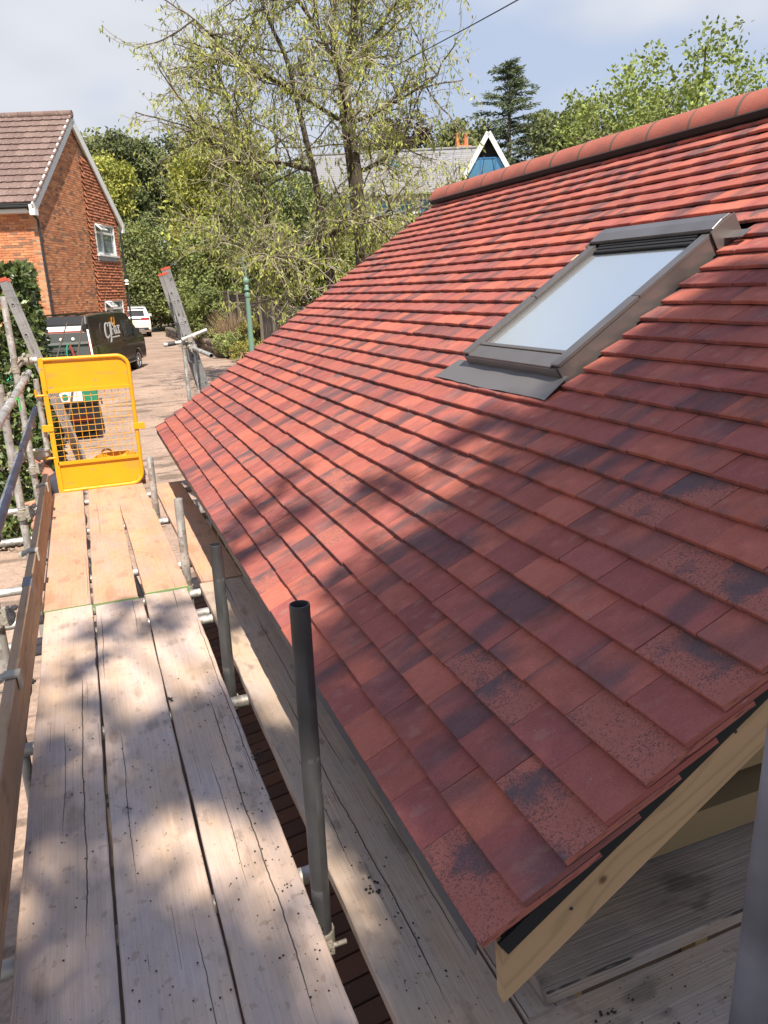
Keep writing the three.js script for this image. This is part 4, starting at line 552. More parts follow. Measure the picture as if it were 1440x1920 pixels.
{ // flatbed tipper in front of the van
  const t = thing('flatbed_truck', 'grey flatbed truck with mesh headboard and green sheet, behind the yellow gate', 'truck', [-1.24, ground(-1.2, -15.5), -15.6]);
  const gr = std({ color: rgb(0.085, 0.085, 0.088), roughness: 0.55 }), gn = std({ color: rgb(0.02, 0.22, 0.12), roughness: 0.6 }), wp = std({ color: rgb(0.75, 0.75, 0.74), roughness: 0.5 }), red = std({ color: rgb(0.32, 0.06, 0.05), roughness: 0.5 }), b0 = t.position.y, z0 = t.position.z;
  const L = (n, x0, x1, y0, y1, za, zb, m, p = t) => local(n, box(x0, x1, y0 - b0, y1 - b0, za - z0, zb - z0), m, p);
  L('chassis', -0.45, 0.45, -0.98, -0.80, -19.4, -14.25, black); L('bed', -0.90, 0.88, -0.80, -0.70, -17.0, -14.2, gr); L('bed_side', 0.86, 0.89, -0.70, -0.32, -17.0, -14.2, gr); L('bed_side', -0.90, -0.87, -0.70, -0.32, -17.0, -14.2, gr); L('rear_bumper', -0.88, 0.87, -1.30, -0.92, -14.32, -14.18, black); L('rear_guard', -0.86, 0.86, -0.95, -0.80, -14.5, -14.2, black);
  const tg = L('tailgate', -0.90, 0.88, -0.74, -0.28, -14.19, -14.14, gn); L('plate', -0.62, 0.02, -0.50, -0.32, -14.138, -14.13, wp, tg); L('plate', -0.12, 0.62, -0.72, -0.52, -14.138, -14.13, wp, tg); for (const x of [0.10, 0.32]) local('lamp_disc', new THREE.CylinderGeometry(0.055, 0.055, 0.012, 18).rotateX(Math.PI / 2), gn, tg, x, -0.63 - b0, -14.122 - z0);
  for (const x of [-0.65, 0.55]) L('tail_light', x - 0.18, x + 0.18, -1.12, -1.02, -14.178, -14.16, std({ color: rgb(0.08, 0.01, 0.012), roughness: 0.3 }));
  const hb = L('headboard', -0.90, 0.88, -0.70, 0.40, -17.06, -17.0, gr); for (const y of [-0.18, 0.16]) L('crossbar', -0.90, 0.88, y, y + 0.05, -16.998, -16.96, std({ color: rgb(0.17, 0.17, 0.17), roughness: 0.5 }), hb);
  for (const [a, b] of [[-0.80, -0.12], [0.08, 0.62]]) { L('mesh_opening', a, b, -0.42, 0.05, -16.998, -16.99, black, hb); const w = []; for (let x = a; x <= b + 1e-3; x += 0.075) w.push(box(x - 0.009, x + 0.009, -0.42 - b0, 0.05 - b0, -16.988 - z0, -16.978 - z0)); for (let y = -0.42; y <= 0.06; y += 0.075) w.push(box(a, b, y - 0.009 - b0, y + 0.009 - b0, -16.976 - z0, -16.966 - z0)); local('mesh_guard', merge(w), gr, hb); }
  for (const x of [-0.16, 0.10, 0.34, 0.58]) local('marker_lamp', new THREE.SphereGeometry(0.036, 12, 8).scale(1, 1, 0.4), wp, hb, x, 0.27 - b0, -16.99 - z0);
  L('red_stripe', -0.90, 0.80, 0.405, 0.44, -17.06, -17.0, red, hb); const cab = L('cab', -0.90, 0.84, -0.95, 0.32, -19.3, -17.25, wp); const cr = bevelBox(1.66, 0.16, 1.9, 0.06); local('cab_roof', cr, wp, cab, -0.04, 0.40 - b0, -18.1 - z0); local('beacon_bar', bevelBox(0.62, 0.10, 0.18, 0.03), std({ color: rgb(0.85, 0.22, 0.02), roughness: 0.3 }), cab, -0.68, 0.57 - b0, -17.5 - z0);
  local('side_rail', beam(V(0.90, 0.45 - b0, -17.05 - z0), V(0.93, -0.15 - b0, -16.7 - z0), 0.035, 0.035, V(0, 0, 1)), wp, t);
  { const g = new THREE.PlaneGeometry(1.6, 2.3, 24, 30); g.rotateX(-Math.PI / 2); const p = g.attributes.position; for (let i = 0; i < p.count; i++) p.setY(i, 0.10 + 0.34 * (1 - (p.getX(i) / 0.85) ** 2) * (0.55 + 0.6 * fbm(p.getX(i) * 2 + 5, p.getZ(i) * 2 + 9, 3)) + 0.05 * vn(p.getX(i) * 7 + 9, p.getZ(i) * 7 + 9)); g.computeVertexNormals(); local('green_sheet', g, std({ color: rgb(0.03, 0.42, 0.24), roughness: 0.5 }), t, -0.1, -0.62 - b0, -15.7 - z0); }
  local('hose', new THREE.TubeGeometry(new THREE.CatmullRomCurve3([V(0.45, -0.3, -1.2), V(0.42, 0.0, -1.25), V(0.46, 0.16, -1.3), V(0.5, 0.18, -1.3)].map(q => q.add(V(0, -b0, 0)))), 16, 0.018, 6), gn, t); local('red_handle', beam(V(0.50, 0.16 - b0, -1.3), V(0.62, -0.35 - b0, -1.2), 0.035, 0.03), red, t);
  for (const s of [1, -1]) for (const z of [-14.95, -18.3]) { const w = wheel(t, s * 0.72, 0, 0, 0.34, 0.24, 1); w.rotation.y = s > 0 ? Math.PI / 2 : -Math.PI / 2; w.position.set(s * 0.72, ground(-1.2, z) + 0.34 - b0, z - z0); }
}
{ // white car far up the drive, seen from behind
  const c = thing('white_car', 'white crossover car with a yellow plate parked beyond the brick house', 'car', [2.37, -1.05, -44.9]); c.rotation.y = Math.PI / 2 - 0.06;
  const wp = phys({ color: rgb(0.78, 0.78, 0.77), roughness: 0.3, clearcoat: 0.8, clearcoatRoughness: 0.1 }), gl = phys({ color: rgb(0.02, 0.022, 0.025), roughness: 0.05, metalness: 0.3 }), dk = std({ color: rgb(0.025, 0.025, 0.027), roughness: 0.6 });
  local('body', bodyGeo([[-2.12, 0.45], [-2.16, 0.75], [-2.06, 1.05], [-1.82, 1.45], [-1.62, 1.56], [-0.4, 1.62], [0.35, 1.50], [1.05, 1.08], [1.95, 0.95], [2.12, 0.72], [2.12, 0.40], [1.72, 0.32], [1.35, 0.34, 0.36, 0, Math.PI], [-0.96, 0.32], [-1.32, 0.34, 0.36, 0, Math.PI], [-2.02, 0.34]], 1.84, 1.0, 1.62, 0.20), wp, c);
  for (const s of [1, -1]) for (const x of [1.35, -1.32]) wheel(c, x, 0.33, s * 0.79, 0.33, 0.22, s);
  const bx = (n, x, y, z, w, h, d, m, rz = 0) => { const o = local(n, bevelBox(w, h, d, Math.min(w, h, d) * 0.3), m, c, x, y, z); o.rotation.z = rz; return o; };
  bx('rear_window', -1.955, 1.28, 0, 0.05, 0.36, 1.26, gl, -0.53); bx('spoiler', -1.72, 1.54, 0, 0.24, 0.04, 1.30, dk); bx('light_bar', -2.115, 0.98, 0, 0.05, 0.07, 1.5, dk, -0.25); for (const s of [1, -1]) bx('tail_light', -2.10, 0.985, s * 0.66, 0.08, 0.12, 0.42, std({ color: rgb(0.32, 0.02, 0.02), roughness: 0.2 }), -0.25);
  bx('number_plate', -2.165, 0.82, 0, 0.02, 0.11, 0.52, std({ color: rgb(0.72, 0.50, 0.03), roughness: 0.5 })); bx('bumper', -2.10, 0.50, 0, 0.14, 0.22, 1.62, dk); bx('diffuser', -2.14, 0.44, 0, 0.12, 0.06, 1.1, rimMat); for (const s of [1, -1]) bx('side_window', -0.35, 1.27, s * 0.845, 1.9, 0.27, 0.02, gl); for (const s of [1, -1]) bx('mirror', 0.55, 1.14, s * 0.98, 0.1, 0.14, 0.2, wp);
}

// ---------------------------------------------------------------- person working beside the scaffold
function sdfMesh(sdf, c, half, res) {
  const mc = new MarchingCubes(res, undefined, false, false, 120000); mc.isolation = 0; const s = mc.size, hs = s / 2;
  for (let z = 0; z < s; z++) for (let y = 0; y < s; y++) for (let x = 0; x < s; x++) mc.field[x + y * s + z * s * s] = -sdf(c.x + (x - hs) / hs * half, c.y + (y - hs) / hs * half, c.z + (z - hs) / hs * half) / half;
  mc.update(); const n = mc.count, g = new THREE.BufferGeometry(), p = new Float32Array(n * 3), q = new Float32Array(n * 3);
  for (let i = 0; i < n; i++) { p[i * 3] = c.x + mc.positionArray[i * 3] * half; p[i * 3 + 1] = c.y + mc.positionArray[i * 3 + 1] * half; p[i * 3 + 2] = c.z + mc.positionArray[i * 3 + 2] * half; }
  g.setAttribute('position', new THREE.BufferAttribute(p, 3)); g.computeVertexNormals(); const nn = mc.normalArray; for (let i = 0; i < n * 3; i++) q[i] = nn[i]; g.setAttribute('normal', new THREE.BufferAttribute(q, 3)); g.setAttribute('uv', new THREE.BufferAttribute(new Float32Array(n * 2), 2)); return g;
}
const cap = (a, b, ra, rb) => { const d = [b[0] - a[0], b[1] - a[1], b[2] - a[2]], dd = d[0] * d[0] + d[1] * d[1] + d[2] * d[2] + 1e-9; return (x, y, z) => { const px = x - a[0], py = y - a[1], pz = z - a[2], t = clamp((px * d[0] + py * d[1] + pz * d[2]) / dd); return Math.hypot(px - d[0] * t, py - d[1] * t, pz - d[2] * t) - (ra + (rb - ra) * t); }; };
const smin = (a, b, k) => { const h = clamp(0.5 + 0.5 * (b - a) / k); return b + (a - b) * h - k * h * (1 - h); };
const uni = (l, k) => (x, y, z) => { let d = 1e3; for (const f of l) d = smin(d, f(x, y, z), k); return d; };
{
  const gx = -1.02, gz = -8.57, gyy = ground(gx, gz), t = thing('person', 'person in a dark t-shirt crouching behind the toe board by the hedge', 'person', [gx, gyy, gz]);
  const skin = std({ color: rgb(0.50, 0.24, 0.16), roughness: 0.6 }), shirt = std({ color: rgb(0.045, 0.045, 0.06), roughness: 0.9 }), shorts = std({ color: rgb(0.07, 0.065, 0.06), roughness: 0.9 }), hair = std({ color: rgb(0.05, 0.03, 0.02), roughness: 0.8 });
  const H = 0.46, pel = [0.14, H, 0], ch = [0.0, 0.88, 0], nk = [-0.06, 1.07, 0], hd = [-0.115, 1.22, 0];
  const shN = [0.0, 1.00, 0.19], shF = [0.0, 1.00, -0.19], elN = [0.115, 0.77, 0.27], waN = [-0.13, 0.74, 0.20], elF = [-0.08, 0.74, -0.25], waF = [-0.27, 0.73, -0.06];
  const leg = s => ({ hip: [0.14, H, s * 0.10], kn: [-0.26, 0.50, s * 0.17], an: [-0.02, 0.10, s * 0.15], toe: [-0.20, 0.035, s * 0.17] });
  const bones = [cap(pel, ch, 0.135, 0.15), cap([0.02, 0.98, -0.13], [0.02, 0.98, 0.13], 0.085, 0.085), cap(ch, nk, 0.12, 0.06), cap(nk, hd, 0.055, 0.06)];
  for (const [s, e, w] of [[shN, elN, waN], [shF, elF, waF]]) bones.push(cap(s, e, 0.058, 0.043), cap(e, w, 0.043, 0.028));
  for (const s of [1, -1]) { const l = leg(s); bones.push(cap(l.hip, l.kn, 0.092, 0.060), cap(l.kn, l.an, 0.060, 0.042), cap([0.03, 0.045, s * 0.15], l.toe, 0.045, 0.036)); }
  const body = sdfMesh(uni(bones, 0.035), V(-0.03, 0.62, 0), 0.80, 120);
  const hp = (dx, dy, dz) => [hd[0] + dx, hd[1] + dy, hd[2] + dz], headF = uni([cap(hp(0.012, 0.02, 0), hp(0.015, 0.03, 0), 0.092, 0.092), cap(hp(-0.045, -0.03, 0), hp(-0.02, -0.075, 0), 0.058, 0.045), cap(hp(-0.088, 0.012, 0), hp(-0.112, -0.018, 0), 0.010, 0.014), cap(hp(-0.095, -0.055, 0.018), hp(-0.095, -0.055, -0.018), 0.009, 0.009), cap(hp(0.015, -0.01, 0.088), hp(0.02, 0.025, 0.092), 0.013, 0.016), cap(hp(0.015, -0.01, -0.088), hp(0.02, 0.025, -0.092), 0.013, 0.016), cap(hp(-0.078, 0.03, 0.034), hp(-0.078, 0.03, 0.036), 0.016, 0.016), cap(hp(-0.078, 0.03, -0.034), hp(-0.078, 0.03, -0.036), 0.016, 0.016)], 0.012);
  const head = sdfMesh(headF, V(...hd), 0.16, 72), parts = [body, head];
  for (const [w, s] of [[waN, 1], [waF, -1]]) {
    const o = (dx, dy, dz) => [w[0] + dx, w[1] + dy, w[2] + dz * s], f = [cap(w, o(-0.05, -0.01, 0), 0.028, 0.03), cap(o(-0.06, -0.005, -0.02), o(-0.06, -0.005, 0.02), 0.022, 0.022)];
    [[0.030, 0.045], [0.010, 0.052], [-0.010, 0.048], [-0.030, 0.038]].forEach(([dz, l]) => f.push(cap(o(-0.07, 0.0, dz), o(-0.075 - l * 0.8, -0.008, dz), 0.0095, 0.009), cap(o(-0.075 - l * 0.8, -0.008, dz), o(-0.07 - l, -0.045, dz * 0.9), 0.009, 0.008)));
    f.push(cap(o(-0.03, -0.015, -0.03), o(-0.075, -0.045, -0.05), 0.0105, 0.0085)); parts.push(sdfMesh(uni(f, 0.006), V(...o(-0.06, -0.01, 0)), 0.11, 60));
  }
  local('body', merge(parts), skin, t);
  const half = (a, b, k) => a.map((v, i) => lerp(v, b[i], k));
  local('t_shirt', sdfMesh(uni([cap(pel, ch, 0.150, 0.163), cap([0.02, 0.98, -0.13], [0.02, 0.98, 0.13], 0.098, 0.098), cap(ch, half(ch, nk, 0.55), 0.135, 0.09), cap(shN, half(shN, elN, 0.62), 0.074, 0.066), cap(shF, half(shF, elF, 0.62), 0.074, 0.066)], 0.04), V(0.05, 0.75, 0), 0.45, 80), shirt, t);
  local('shorts', sdfMesh(uni([cap(pel, [0.12, 0.50, 0], 0.152, 0.15), ...[1, -1].map(s => { const l = leg(s); return cap(l.hip, half(l.hip, l.kn, 0.82), 0.106, 0.084); })], 0.03), V(-0.05, 0.48, 0), 0.40, 72), shorts, t);
  for (const s of [1, -1]) { const l = leg(s); local('boot', sdfMesh((x, y, z) => Math.max(uni([cap([0.035, 0.055, s * 0.15], l.toe, 0.056, 0.047), cap([0.0, 0.13, s * 0.15], [0.02, 0.06, s * 0.15], 0.056, 0.056)], 0.02)(x, y, z), -y + 0.004), V(-0.07, 0.08, s * 0.16), 0.22, 56), black, t); }
  local('hair', sdfMesh((x, y, z) => Math.max(cap(hp(0.020, 0.030, 0), hp(0.026, 0.034, 0), 0.098, 0.098)(x, y, z), -(0.55 * (x - hd[0]) + 0.83 * (y - hd[1]) - 0.012)), V(...hd), 0.15, 60), hair, t);
  local('hand_tool', merge([beam(V(-0.20, 0.70, 0.20), V(-0.36, 0.62, 0.12), 0.035, 0.045)]), black, t);
}

// ---------------------------------------------------------------- plants
const leafMat = phys({ vertexColors: true, roughness: 0.9, transmission: 0.30, thickness: 0 });
const barkTex = tex(128, 512, (u, v, o) => { const k = 0.55 + 0.6 * fbm(u * 10, v * 8, 4, 10, 8); o[0] = 0.155 * k; o[1] = 0.125 * k; o[2] = 0.10 * k; });
const bark = std({ map: barkTex, roughness: 0.95 }), barkDark = std({ map: barkTex, color: rgb(0.55, 0.52, 0.5), roughness: 0.95 }), twigMat = std({ color: rgb(0.31, 0.275, 0.205), roughness: 0.95 });
class Leaves {
  constructor(seed) { this.p = []; this.c = []; this.i = []; this.r = rngOf(seed); }
  leaf(x, y, z, l, w, dir, col) {                     // a leaf: long rhomb with a fold along its middle
    const r = this.r; let bx = r() * 2 - 1, by = r() * 2 - 1, bz = r() * 2 - 1; const [ax, ay, az] = dir;
    const d = bx * ax + by * ay + bz * az; bx -= d * ax; by -= d * ay; bz -= d * az; const m = 0.5 * w / (Math.hypot(bx, by, bz) + 1e-6); bx *= m; by *= m; bz *= m;
    const n = this.p.length / 3, h = l; this.p.push(x, y, z, x + ax * h * 0.45 + bx, y + ay * h * 0.45 + by, z + az * h * 0.45 + bz, x + ax * h, y + ay * h, z + az * h, x + ax * h * 0.45 - bx, y + ay * h * 0.45 - by, z + az * h * 0.45 - bz);
    for (let k = 0; k < 4; k++) this.c.push(col[0], col[1], col[2]); this.i.push(n, n + 1, n + 2, n, n + 2, n + 3);
  }
  dir(up = 0) { const r = this.r; let x = r() * 2 - 1, y = r() * 2 - 1 + up, z = r() * 2 - 1; const m = 1 / (Math.hypot(x, y, z) + 1e-6); return [x * m, y * m, z * m]; }
  clump(cx, cy, cz, R, n, l, col, vary = 0.3, flat = 1, up = 0) { const r = this.r; const cv = 1 + vary * (r() - 0.5); for (let k = 0; k < n; k++) { const d = this.dir(), q = R * Math.pow(r(), 0.45), v = cv * (0.72 + 0.56 * r()), c = col[Math.floor(r() * col.length)], s = l * (0.65 + 0.7 * r()); this.leaf(cx + d[0] * q, cy + d[1] * q * flat, cz + d[2] * q, s, s * 0.55, this.dir(up), [c[0] * v, c[1] * v, c[2] * v]); } }
  geo(b) { const g = new THREE.BufferGeometry(); const p = new Float32Array(this.p); if (b) for (let i = 0; i < p.length; i += 3) { p[i] -= b.x; p[i + 1] -= b.y; p[i + 2] -= b.z; } g.setAttribute('position', new THREE.BufferAttribute(p, 3)); g.setAttribute('color', new THREE.BufferAttribute(new Float32Array(this.c), 3)); g.setIndex(this.i); g.computeVertexNormals(); return g; }
}
function limb(pts, r0, r1, sides = 6) {               // tapering limb through points
  const n = pts.length, pos = [], uv = [], idx = []; let up = V(0.31, 0.2, 0.93);
  for (let i = 0; i < n; i++) { const a = pts[Math.max(0, i - 1)], b = pts[Math.min(n - 1, i + 1)], t = b.clone().sub(a).normalize(), x = t.clone().cross(up).normalize(), y = x.clone().cross(t), r = lerp(r0, r1, i / (n - 1)); up = y; for (let k = 0; k <= sides; k++) { const q = k / sides * Math.PI * 2, c = Math.cos(q) * r, s = Math.sin(q) * r; pos.push(pts[i].x + x.x * c + y.x * s, pts[i].y + x.y * c + y.y * s, pts[i].z + x.z * c + y.z * s); uv.push(k / sides, i * 0.25); } }
  for (let i = 0; i + 1 < n; i++) for (let k = 0; k < sides; k++) { const a = i * (sides + 1) + k, c = a + sides + 1; idx.push(a, c, a + 1, a + 1, c, c + 1); }
  const g = new THREE.BufferGeometry(); g.setAttribute('position', new THREE.Float32BufferAttribute(pos, 3)); g.setAttribute('uv', new THREE.Float32BufferAttribute(uv, 2)); g.setIndex(idx); g.computeVertexNormals(); return g.toNonIndexed();
}
function wander(a, d, len, n, bend, r, grav = 0) { const pts = [a.clone()], p = a.clone(), v = d.clone().normalize(); for (let i = 0; i < n; i++) { v.add(V(rr(-bend, bend, r), rr(-bend, bend, r) + grav, rr(-bend, bend, r))).normalize(); p.addScaledVector(v, len / n); pts.push(p.clone()); } return pts; }
// a leafy tree or shrub: crown box (centre, radii), clumps through its volume, trunk and limbs into the crown
function leafy(name, label, category, base, c, rad, o) {
  const by = o.y ?? ground(base[0], base[1]), t = thing(name, label, category, [base[0], by, base[1]], o.group), r = rngOf(o.seed), L = new Leaves(o.seed + 1), br = [];
  const ctr = V(...c), b0 = V(base[0], by, base[1]); if (o.trunk !== 0) br.push(limb(wander(b0, ctr.clone().sub(b0), ctr.distanceTo(b0), 6, 0.05, r), o.trunk ?? 0.16, (o.trunk ?? 0.16) * 0.4, 7));
  for (let k = 0; k < o.clumps; k++) {
    const d = L.dir(), q = Math.pow(r(), o.fill ?? 0.35), lump = 0.80 + 0.34 * fbm(d[0] * 2.2 + o.seed, d[1] * 2.2 + d[2] * 1.7 + 9, 3) * 1.2, p = V(c[0] + d[0] * q * rad[0] * lump, c[1] + d[1] * q * rad[1] * lump * (d[1] < 0 ? (o.low ?? 0.9) : 1), c[2] + d[2] * q * rad[2] * lump); if (o.taper) { const f = clamp((p.y - c[1] + rad[1]) / (2 * rad[1])); p.x = lerp(p.x, c[0], f * o.taper); p.z = lerp(p.z, c[2], f * o.taper); }
    if (p.y < by + 0.05) p.y = by + 0.05 + 0.3 * r();
    L.clump(p.x, p.y, p.z, (o.cr ?? 0.24) * (rad[0] + rad[1]) / 2 * rr(0.7, 1.3, r), o.leaves, o.size, o.cols, 0.55, 0.85);
    if (k % 5 === 0 && o.trunk !== 0) br.push(limb(wander(ctr.clone().lerp(b0, 0.5 * r()), p.clone().sub(ctr), p.distanceTo(ctr), 4, 0.12, r), (o.trunk ?? 0.16) * 0.3, 0.015, 5));
  }
  if (br.length) { const m = local('trunk', merge(br), o.bark ?? bark, t); m.geometry.translate(-b0.x, -b0.y, -b0.z); }
  local('crown', L.geo(b0), leafMat, t); return t;
}
const dkG = [[0.105, 0.135, 0.042], [0.125, 0.155, 0.048], [0.15, 0.178, 0.058]], mdG = [[0.205, 0.25, 0.065], [0.24, 0.285, 0.075], [0.16, 0.21, 0.058]], yeG = [[0.36, 0.37, 0.06], [0.31, 0.33, 0.055], [0.41, 0.39, 0.07], [0.24, 0.28, 0.05]], olG = [[0.21, 0.235, 0.08], [0.25, 0.265, 0.09], [0.17, 0.205, 0.07]];
// trees and shrubs up the drive: [name, label, category, base, crown centre, radii, options]
leafy('evergreen_tree', 'dark green rounded tree against the sky right of the brick house gable', 'tree', [4.3, -60], [4.2, 8.2, -60], [2.1, 4.2, 2.0], { seed: 501, clumps: 120, leaves: 130, size: 0.26, cols: dkG, group: 'trees behind the drive' });
leafy('evergreen_tree', 'dark broad tree filling the gap left of the sparse tree', 'tree', [7.4, -61], [7.3, 8.4, -61], [3.0, 4.2, 2.4], { seed: 502, clumps: 140, leaves: 130, size: 0.28, cols: dkG, group: 'trees behind the drive' });
leafy('lime_tree', 'bright yellow-green narrow tree beside the white bargeboard', 'tree', [2.8, -53], [2.8, 5.6, -53], [1.4, 4.8, 1.3], { seed: 503, clumps: 80, leaves: 120, size: 0.22, cols: yeG, group: 'trees behind the drive' });
leafy('olive_tree', 'olive green tree showing above the brick house roof', 'tree', [1.2, -60], [1.3, 8.0, -60], [2.6, 4.8, 2.2], { seed: 504, clumps: 110, leaves: 110, size: 0.32, cols: olG, group: 'trees behind the drive' });
leafy('lime_tree', 'yellow-green tall tree behind the left half of the sparse tree', 'tree', [7.6, -40], [7.2, 5.0, -40], [2.6, 4.6, 2.2], { seed: 505, clumps: 170, leaves: 130, size: 0.22, cols: yeG, group: 'trees behind the drive' });
leafy('large_shrub', 'big rounded olive shrub beside the white car', 'shrub', [4.3, -49], [4.1, 2.3, -49], [2.7, 3.4, 1.9], { seed: 506, clumps: 150, leaves: 150, size: 0.19, cols: [...mdG, ...olG], trunk: 0.08, group: 'shrubs along the drive' });
leafy('large_shrub', 'green shrub rising behind the top of the red capped ladder', 'shrub', [5.9, -37], [5.7, 1.7, -37], [1.6, 2.5, 1.5], { seed: 507, clumps: 130, leaves: 130, size: 0.15, cols: mdG, trunk: 0.08, group: 'shrubs along the drive' });
leafy('laurel_bush', 'dark bush in the shade behind the white car', 'shrub', [6.2, -52], [6.0, 0.8, -52], [3.2, 2.2, 1.4], { seed: 508, clumps: 110, leaves: 120, size: 0.20, cols: dkG, trunk: 0.08, group: 'shrubs along the drive' });
leafy('holly_tree', 'dark green tree mass behind the lamp post and fence', 'tree', [8.4, -31], [8.2, 2.9, -31], [2.7, 3.2, 2.0], { seed: 509, clumps: 170, leaves: 140, size: 0.17, cols: [...mdG, ...dkG], group: 'trees behind the fence' });
leafy('holly_tree', 'mid green tree behind the middle of the fence', 'tree', [11.4, -29], [11.0, 1.9, -29], [2.6, 2.1, 2.0], { seed: 510, clumps: 150, leaves: 130, size: 0.17, cols: [...mdG, ...yeG], group: 'trees behind the fence' });
leafy('lime_tree', 'yellow-green bush behind the sparse tree trunk above the red roof', 'tree', [10.2, -23], [9.8, 1.1, -23], [2.2, 1.7, 1.6], { seed: 511, clumps: 120, leaves: 120, size: 0.13, cols: [...yeG, ...olG], group: 'trees behind the fence' });
leafy('copper_tree', 'purple-brown leaved tree behind the slate roof ridge', 'tree', [23.5, -55], [23.3, 9.6, -55], [2.8, 3.6, 2.6], { seed: 512, clumps: 100, leaves: 110, size: 0.30, cols: [[0.06, 0.028, 0.026], [0.075, 0.04, 0.032]], group: 'far trees' });
leafy('olive_tree', 'olive tree behind the white gable on the slate roof', 'tree', [27.5, -52], [27.0, 8.8, -52], [3.4, 3.6, 2.6], { seed: 513, clumps: 120, leaves: 110, size: 0.30, cols: olG, group: 'far trees' });
leafy('olive_tree', 'dull green rounded tree just right of the conifer', 'tree', [33.5, -47], [33.0, 8.6, -47], [3.6, 4.2, 3.0], { seed: 514, clumps: 150, leaves: 120, size: 0.28, cols: [...dkG, ...olG], group: 'far trees' });
leafy('olive_tree', 'dull green tree low behind the ridge, between conifer and leafy tree', 'tree', [36.0, -42], [35.6, 7.6, -42], [4.2, 4.2, 3.0], { seed: 515, clumps: 150, leaves: 110, size: 0.28, cols: olG, group: 'far trees' });
leafy('maple_tree', 'fresh green leafy tree behind the right end of the ridge', 'tree', [12.3, -13.2], [12.2, 3.9, -13.2], [2.9, 2.0, 2.6], { seed: 516, clumps: 190, leaves: 110, size: 0.095, cols: [[0.24, 0.31, 0.06], [0.29, 0.355, 0.075], [0.17, 0.24, 0.05], [0.34, 0.38, 0.10]], cr: 0.15, fill: 0.5, group: 'near garden trees' });
leafy('maple_tree', 'green leafy branches at the right edge above the ridge', 'tree', [13.2, -9.6], [13.0, 3.3, -9.8], [2.0, 1.7, 1.8], { seed: 517, clumps: 110, leaves: 110, size: 0.095, cols: [[0.21, 0.28, 0.06], [0.26, 0.32, 0.07], [0.15, 0.21, 0.05]], cr: 0.17, fill: 0.5, group: 'near garden trees' });
leafy('clipped_bush', 'clipped golden-green bush behind the green lamp post', 'shrub', [5.25, -25.2], [5.25, -0.25, -25.2], [0.78, 0.62, 0.65], { seed: 518, clumps: 90, leaves: 120, size: 0.055, cols: [[0.17, 0.16, 0.022], [0.13, 0.14, 0.022], [0.24, 0.18, 0.03]], trunk: 0.04, cr: 0.2, group: 'low garden plants' });
leafy('ground_cover', 'pale variegated low plant at the drive edge', 'plant', [4.25, -25.6], [4.3, -0.55, -25.6], [0.65, 0.38, 0.6], { seed: 519, clumps: 60, leaves: 110, size: 0.06, cols: [[0.42, 0.44, 0.16], [0.34, 0.40, 0.14], [0.20, 0.26, 0.07]], trunk: 0.02, cr: 0.25, group: 'low garden plants' });
leafy('ground_cover', 'golden low plant in front of the clipped bush', 'plant', [4.55, -23.6], [4.55, -0.72, -23.6], [0.75, 0.30, 0.5], { seed: 520, clumps: 60, leaves: 110, size: 0.055, cols: [[0.42, 0.36, 0.07], [0.34, 0.32, 0.07], [0.24, 0.27, 0.05]], trunk: 0.02, cr: 0.25, group: 'low garden plants' });
leafy('garden_shrub', 'green shrub left of the dry bush by the low wall', 'shrub', [4.1, -30], [4.1, 0.35, -30], [0.9, 1.2, 0.9], { seed: 521, clumps: 70, leaves: 120, size: 0.10, cols: mdG, trunk: 0.04, group: 'low garden plants' });
leafy('garden_shrub', 'small bright green plant behind the low wall', 'shrub', [4.25, -37], [4.25, -0.2, -37], [0.5, 0.45, 0.5], { seed: 522, clumps: 30, leaves: 90, size: 0.10, cols: [[0.24, 0.32, 0.04], [0.18, 0.27, 0.04]], trunk: 0.03, group: 'low garden plants' });
{ // clipped laurel hedge on the left
  const t = thing('laurel_hedge', 'clipped dark laurel hedge at the left edge beyond the scaffold', 'hedge', [-2.3, ground(-2.3, -9.7), -9.7]), L = new Leaves(601), b = t.position, cols = [[0.085, 0.13, 0.035], [0.12, 0.17, 0.045], [0.16, 0.20, 0.055], [0.06, 0.10, 0.03]], r = L.r;
  for (let k = 0; k < 34000; k++) { const f = r(); let x, y, z; const top = 1.50; if (f < 0.30) { x = rr(-3.7, -1.1, r); y = rr(b.y + 0.2, top - 0.1, r); z = rr(-10.7, -9.1, r); } else if (f < 0.55) { x = -0.98 - 0.22 * Math.pow(r(), 1.5); y = rr(b.y + 0.05, top, r); z = rr(-10.8, -8.85, r); } else if (f < 0.85) { z = -8.95 - 0.22 * Math.pow(r(), 1.5); x = rr(-3.8, -0.98, r); y = rr(b.y + 0.05, top, r); } else { y = top - 0.2 * r(); x = rr(-3.8, -0.98, r); z = rr(-10.8, -8.9, r); }
    const w = 0.16 * (fbm(y * 1.6 + 3, z * 1.6 + x * 0.7 + 40, 3) - 0.5); x += w; z -= w * 0.6; const c = cols[Math.floor(r() * 4)], v = 0.7 + 0.6 * r(), s = 0.07 + 0.05 * r(); L.leaf(x, y, z, s, s * 0.48, L.dir(0.3), c.map(q => q * v)); }
  local('foliage', L.geo(b), phys({ vertexColors: true, roughness: 0.45, transmission: 0.2, thickness: 0 }), t); { const st = []; for (let k = 0; k < 60; k++) st.push(limb(wander(V(rr(-3.6, -1.3, r) - b.x, 0, rr(-10.5, -9.3, r) - b.z), V(rr(-0.3, 0.3, r), 1, rr(-0.3, 0.3, r)), 2.9, 6, 0.12, r), 0.03, 0.008, 5)); local('stems', merge(st), bark, t); }
}
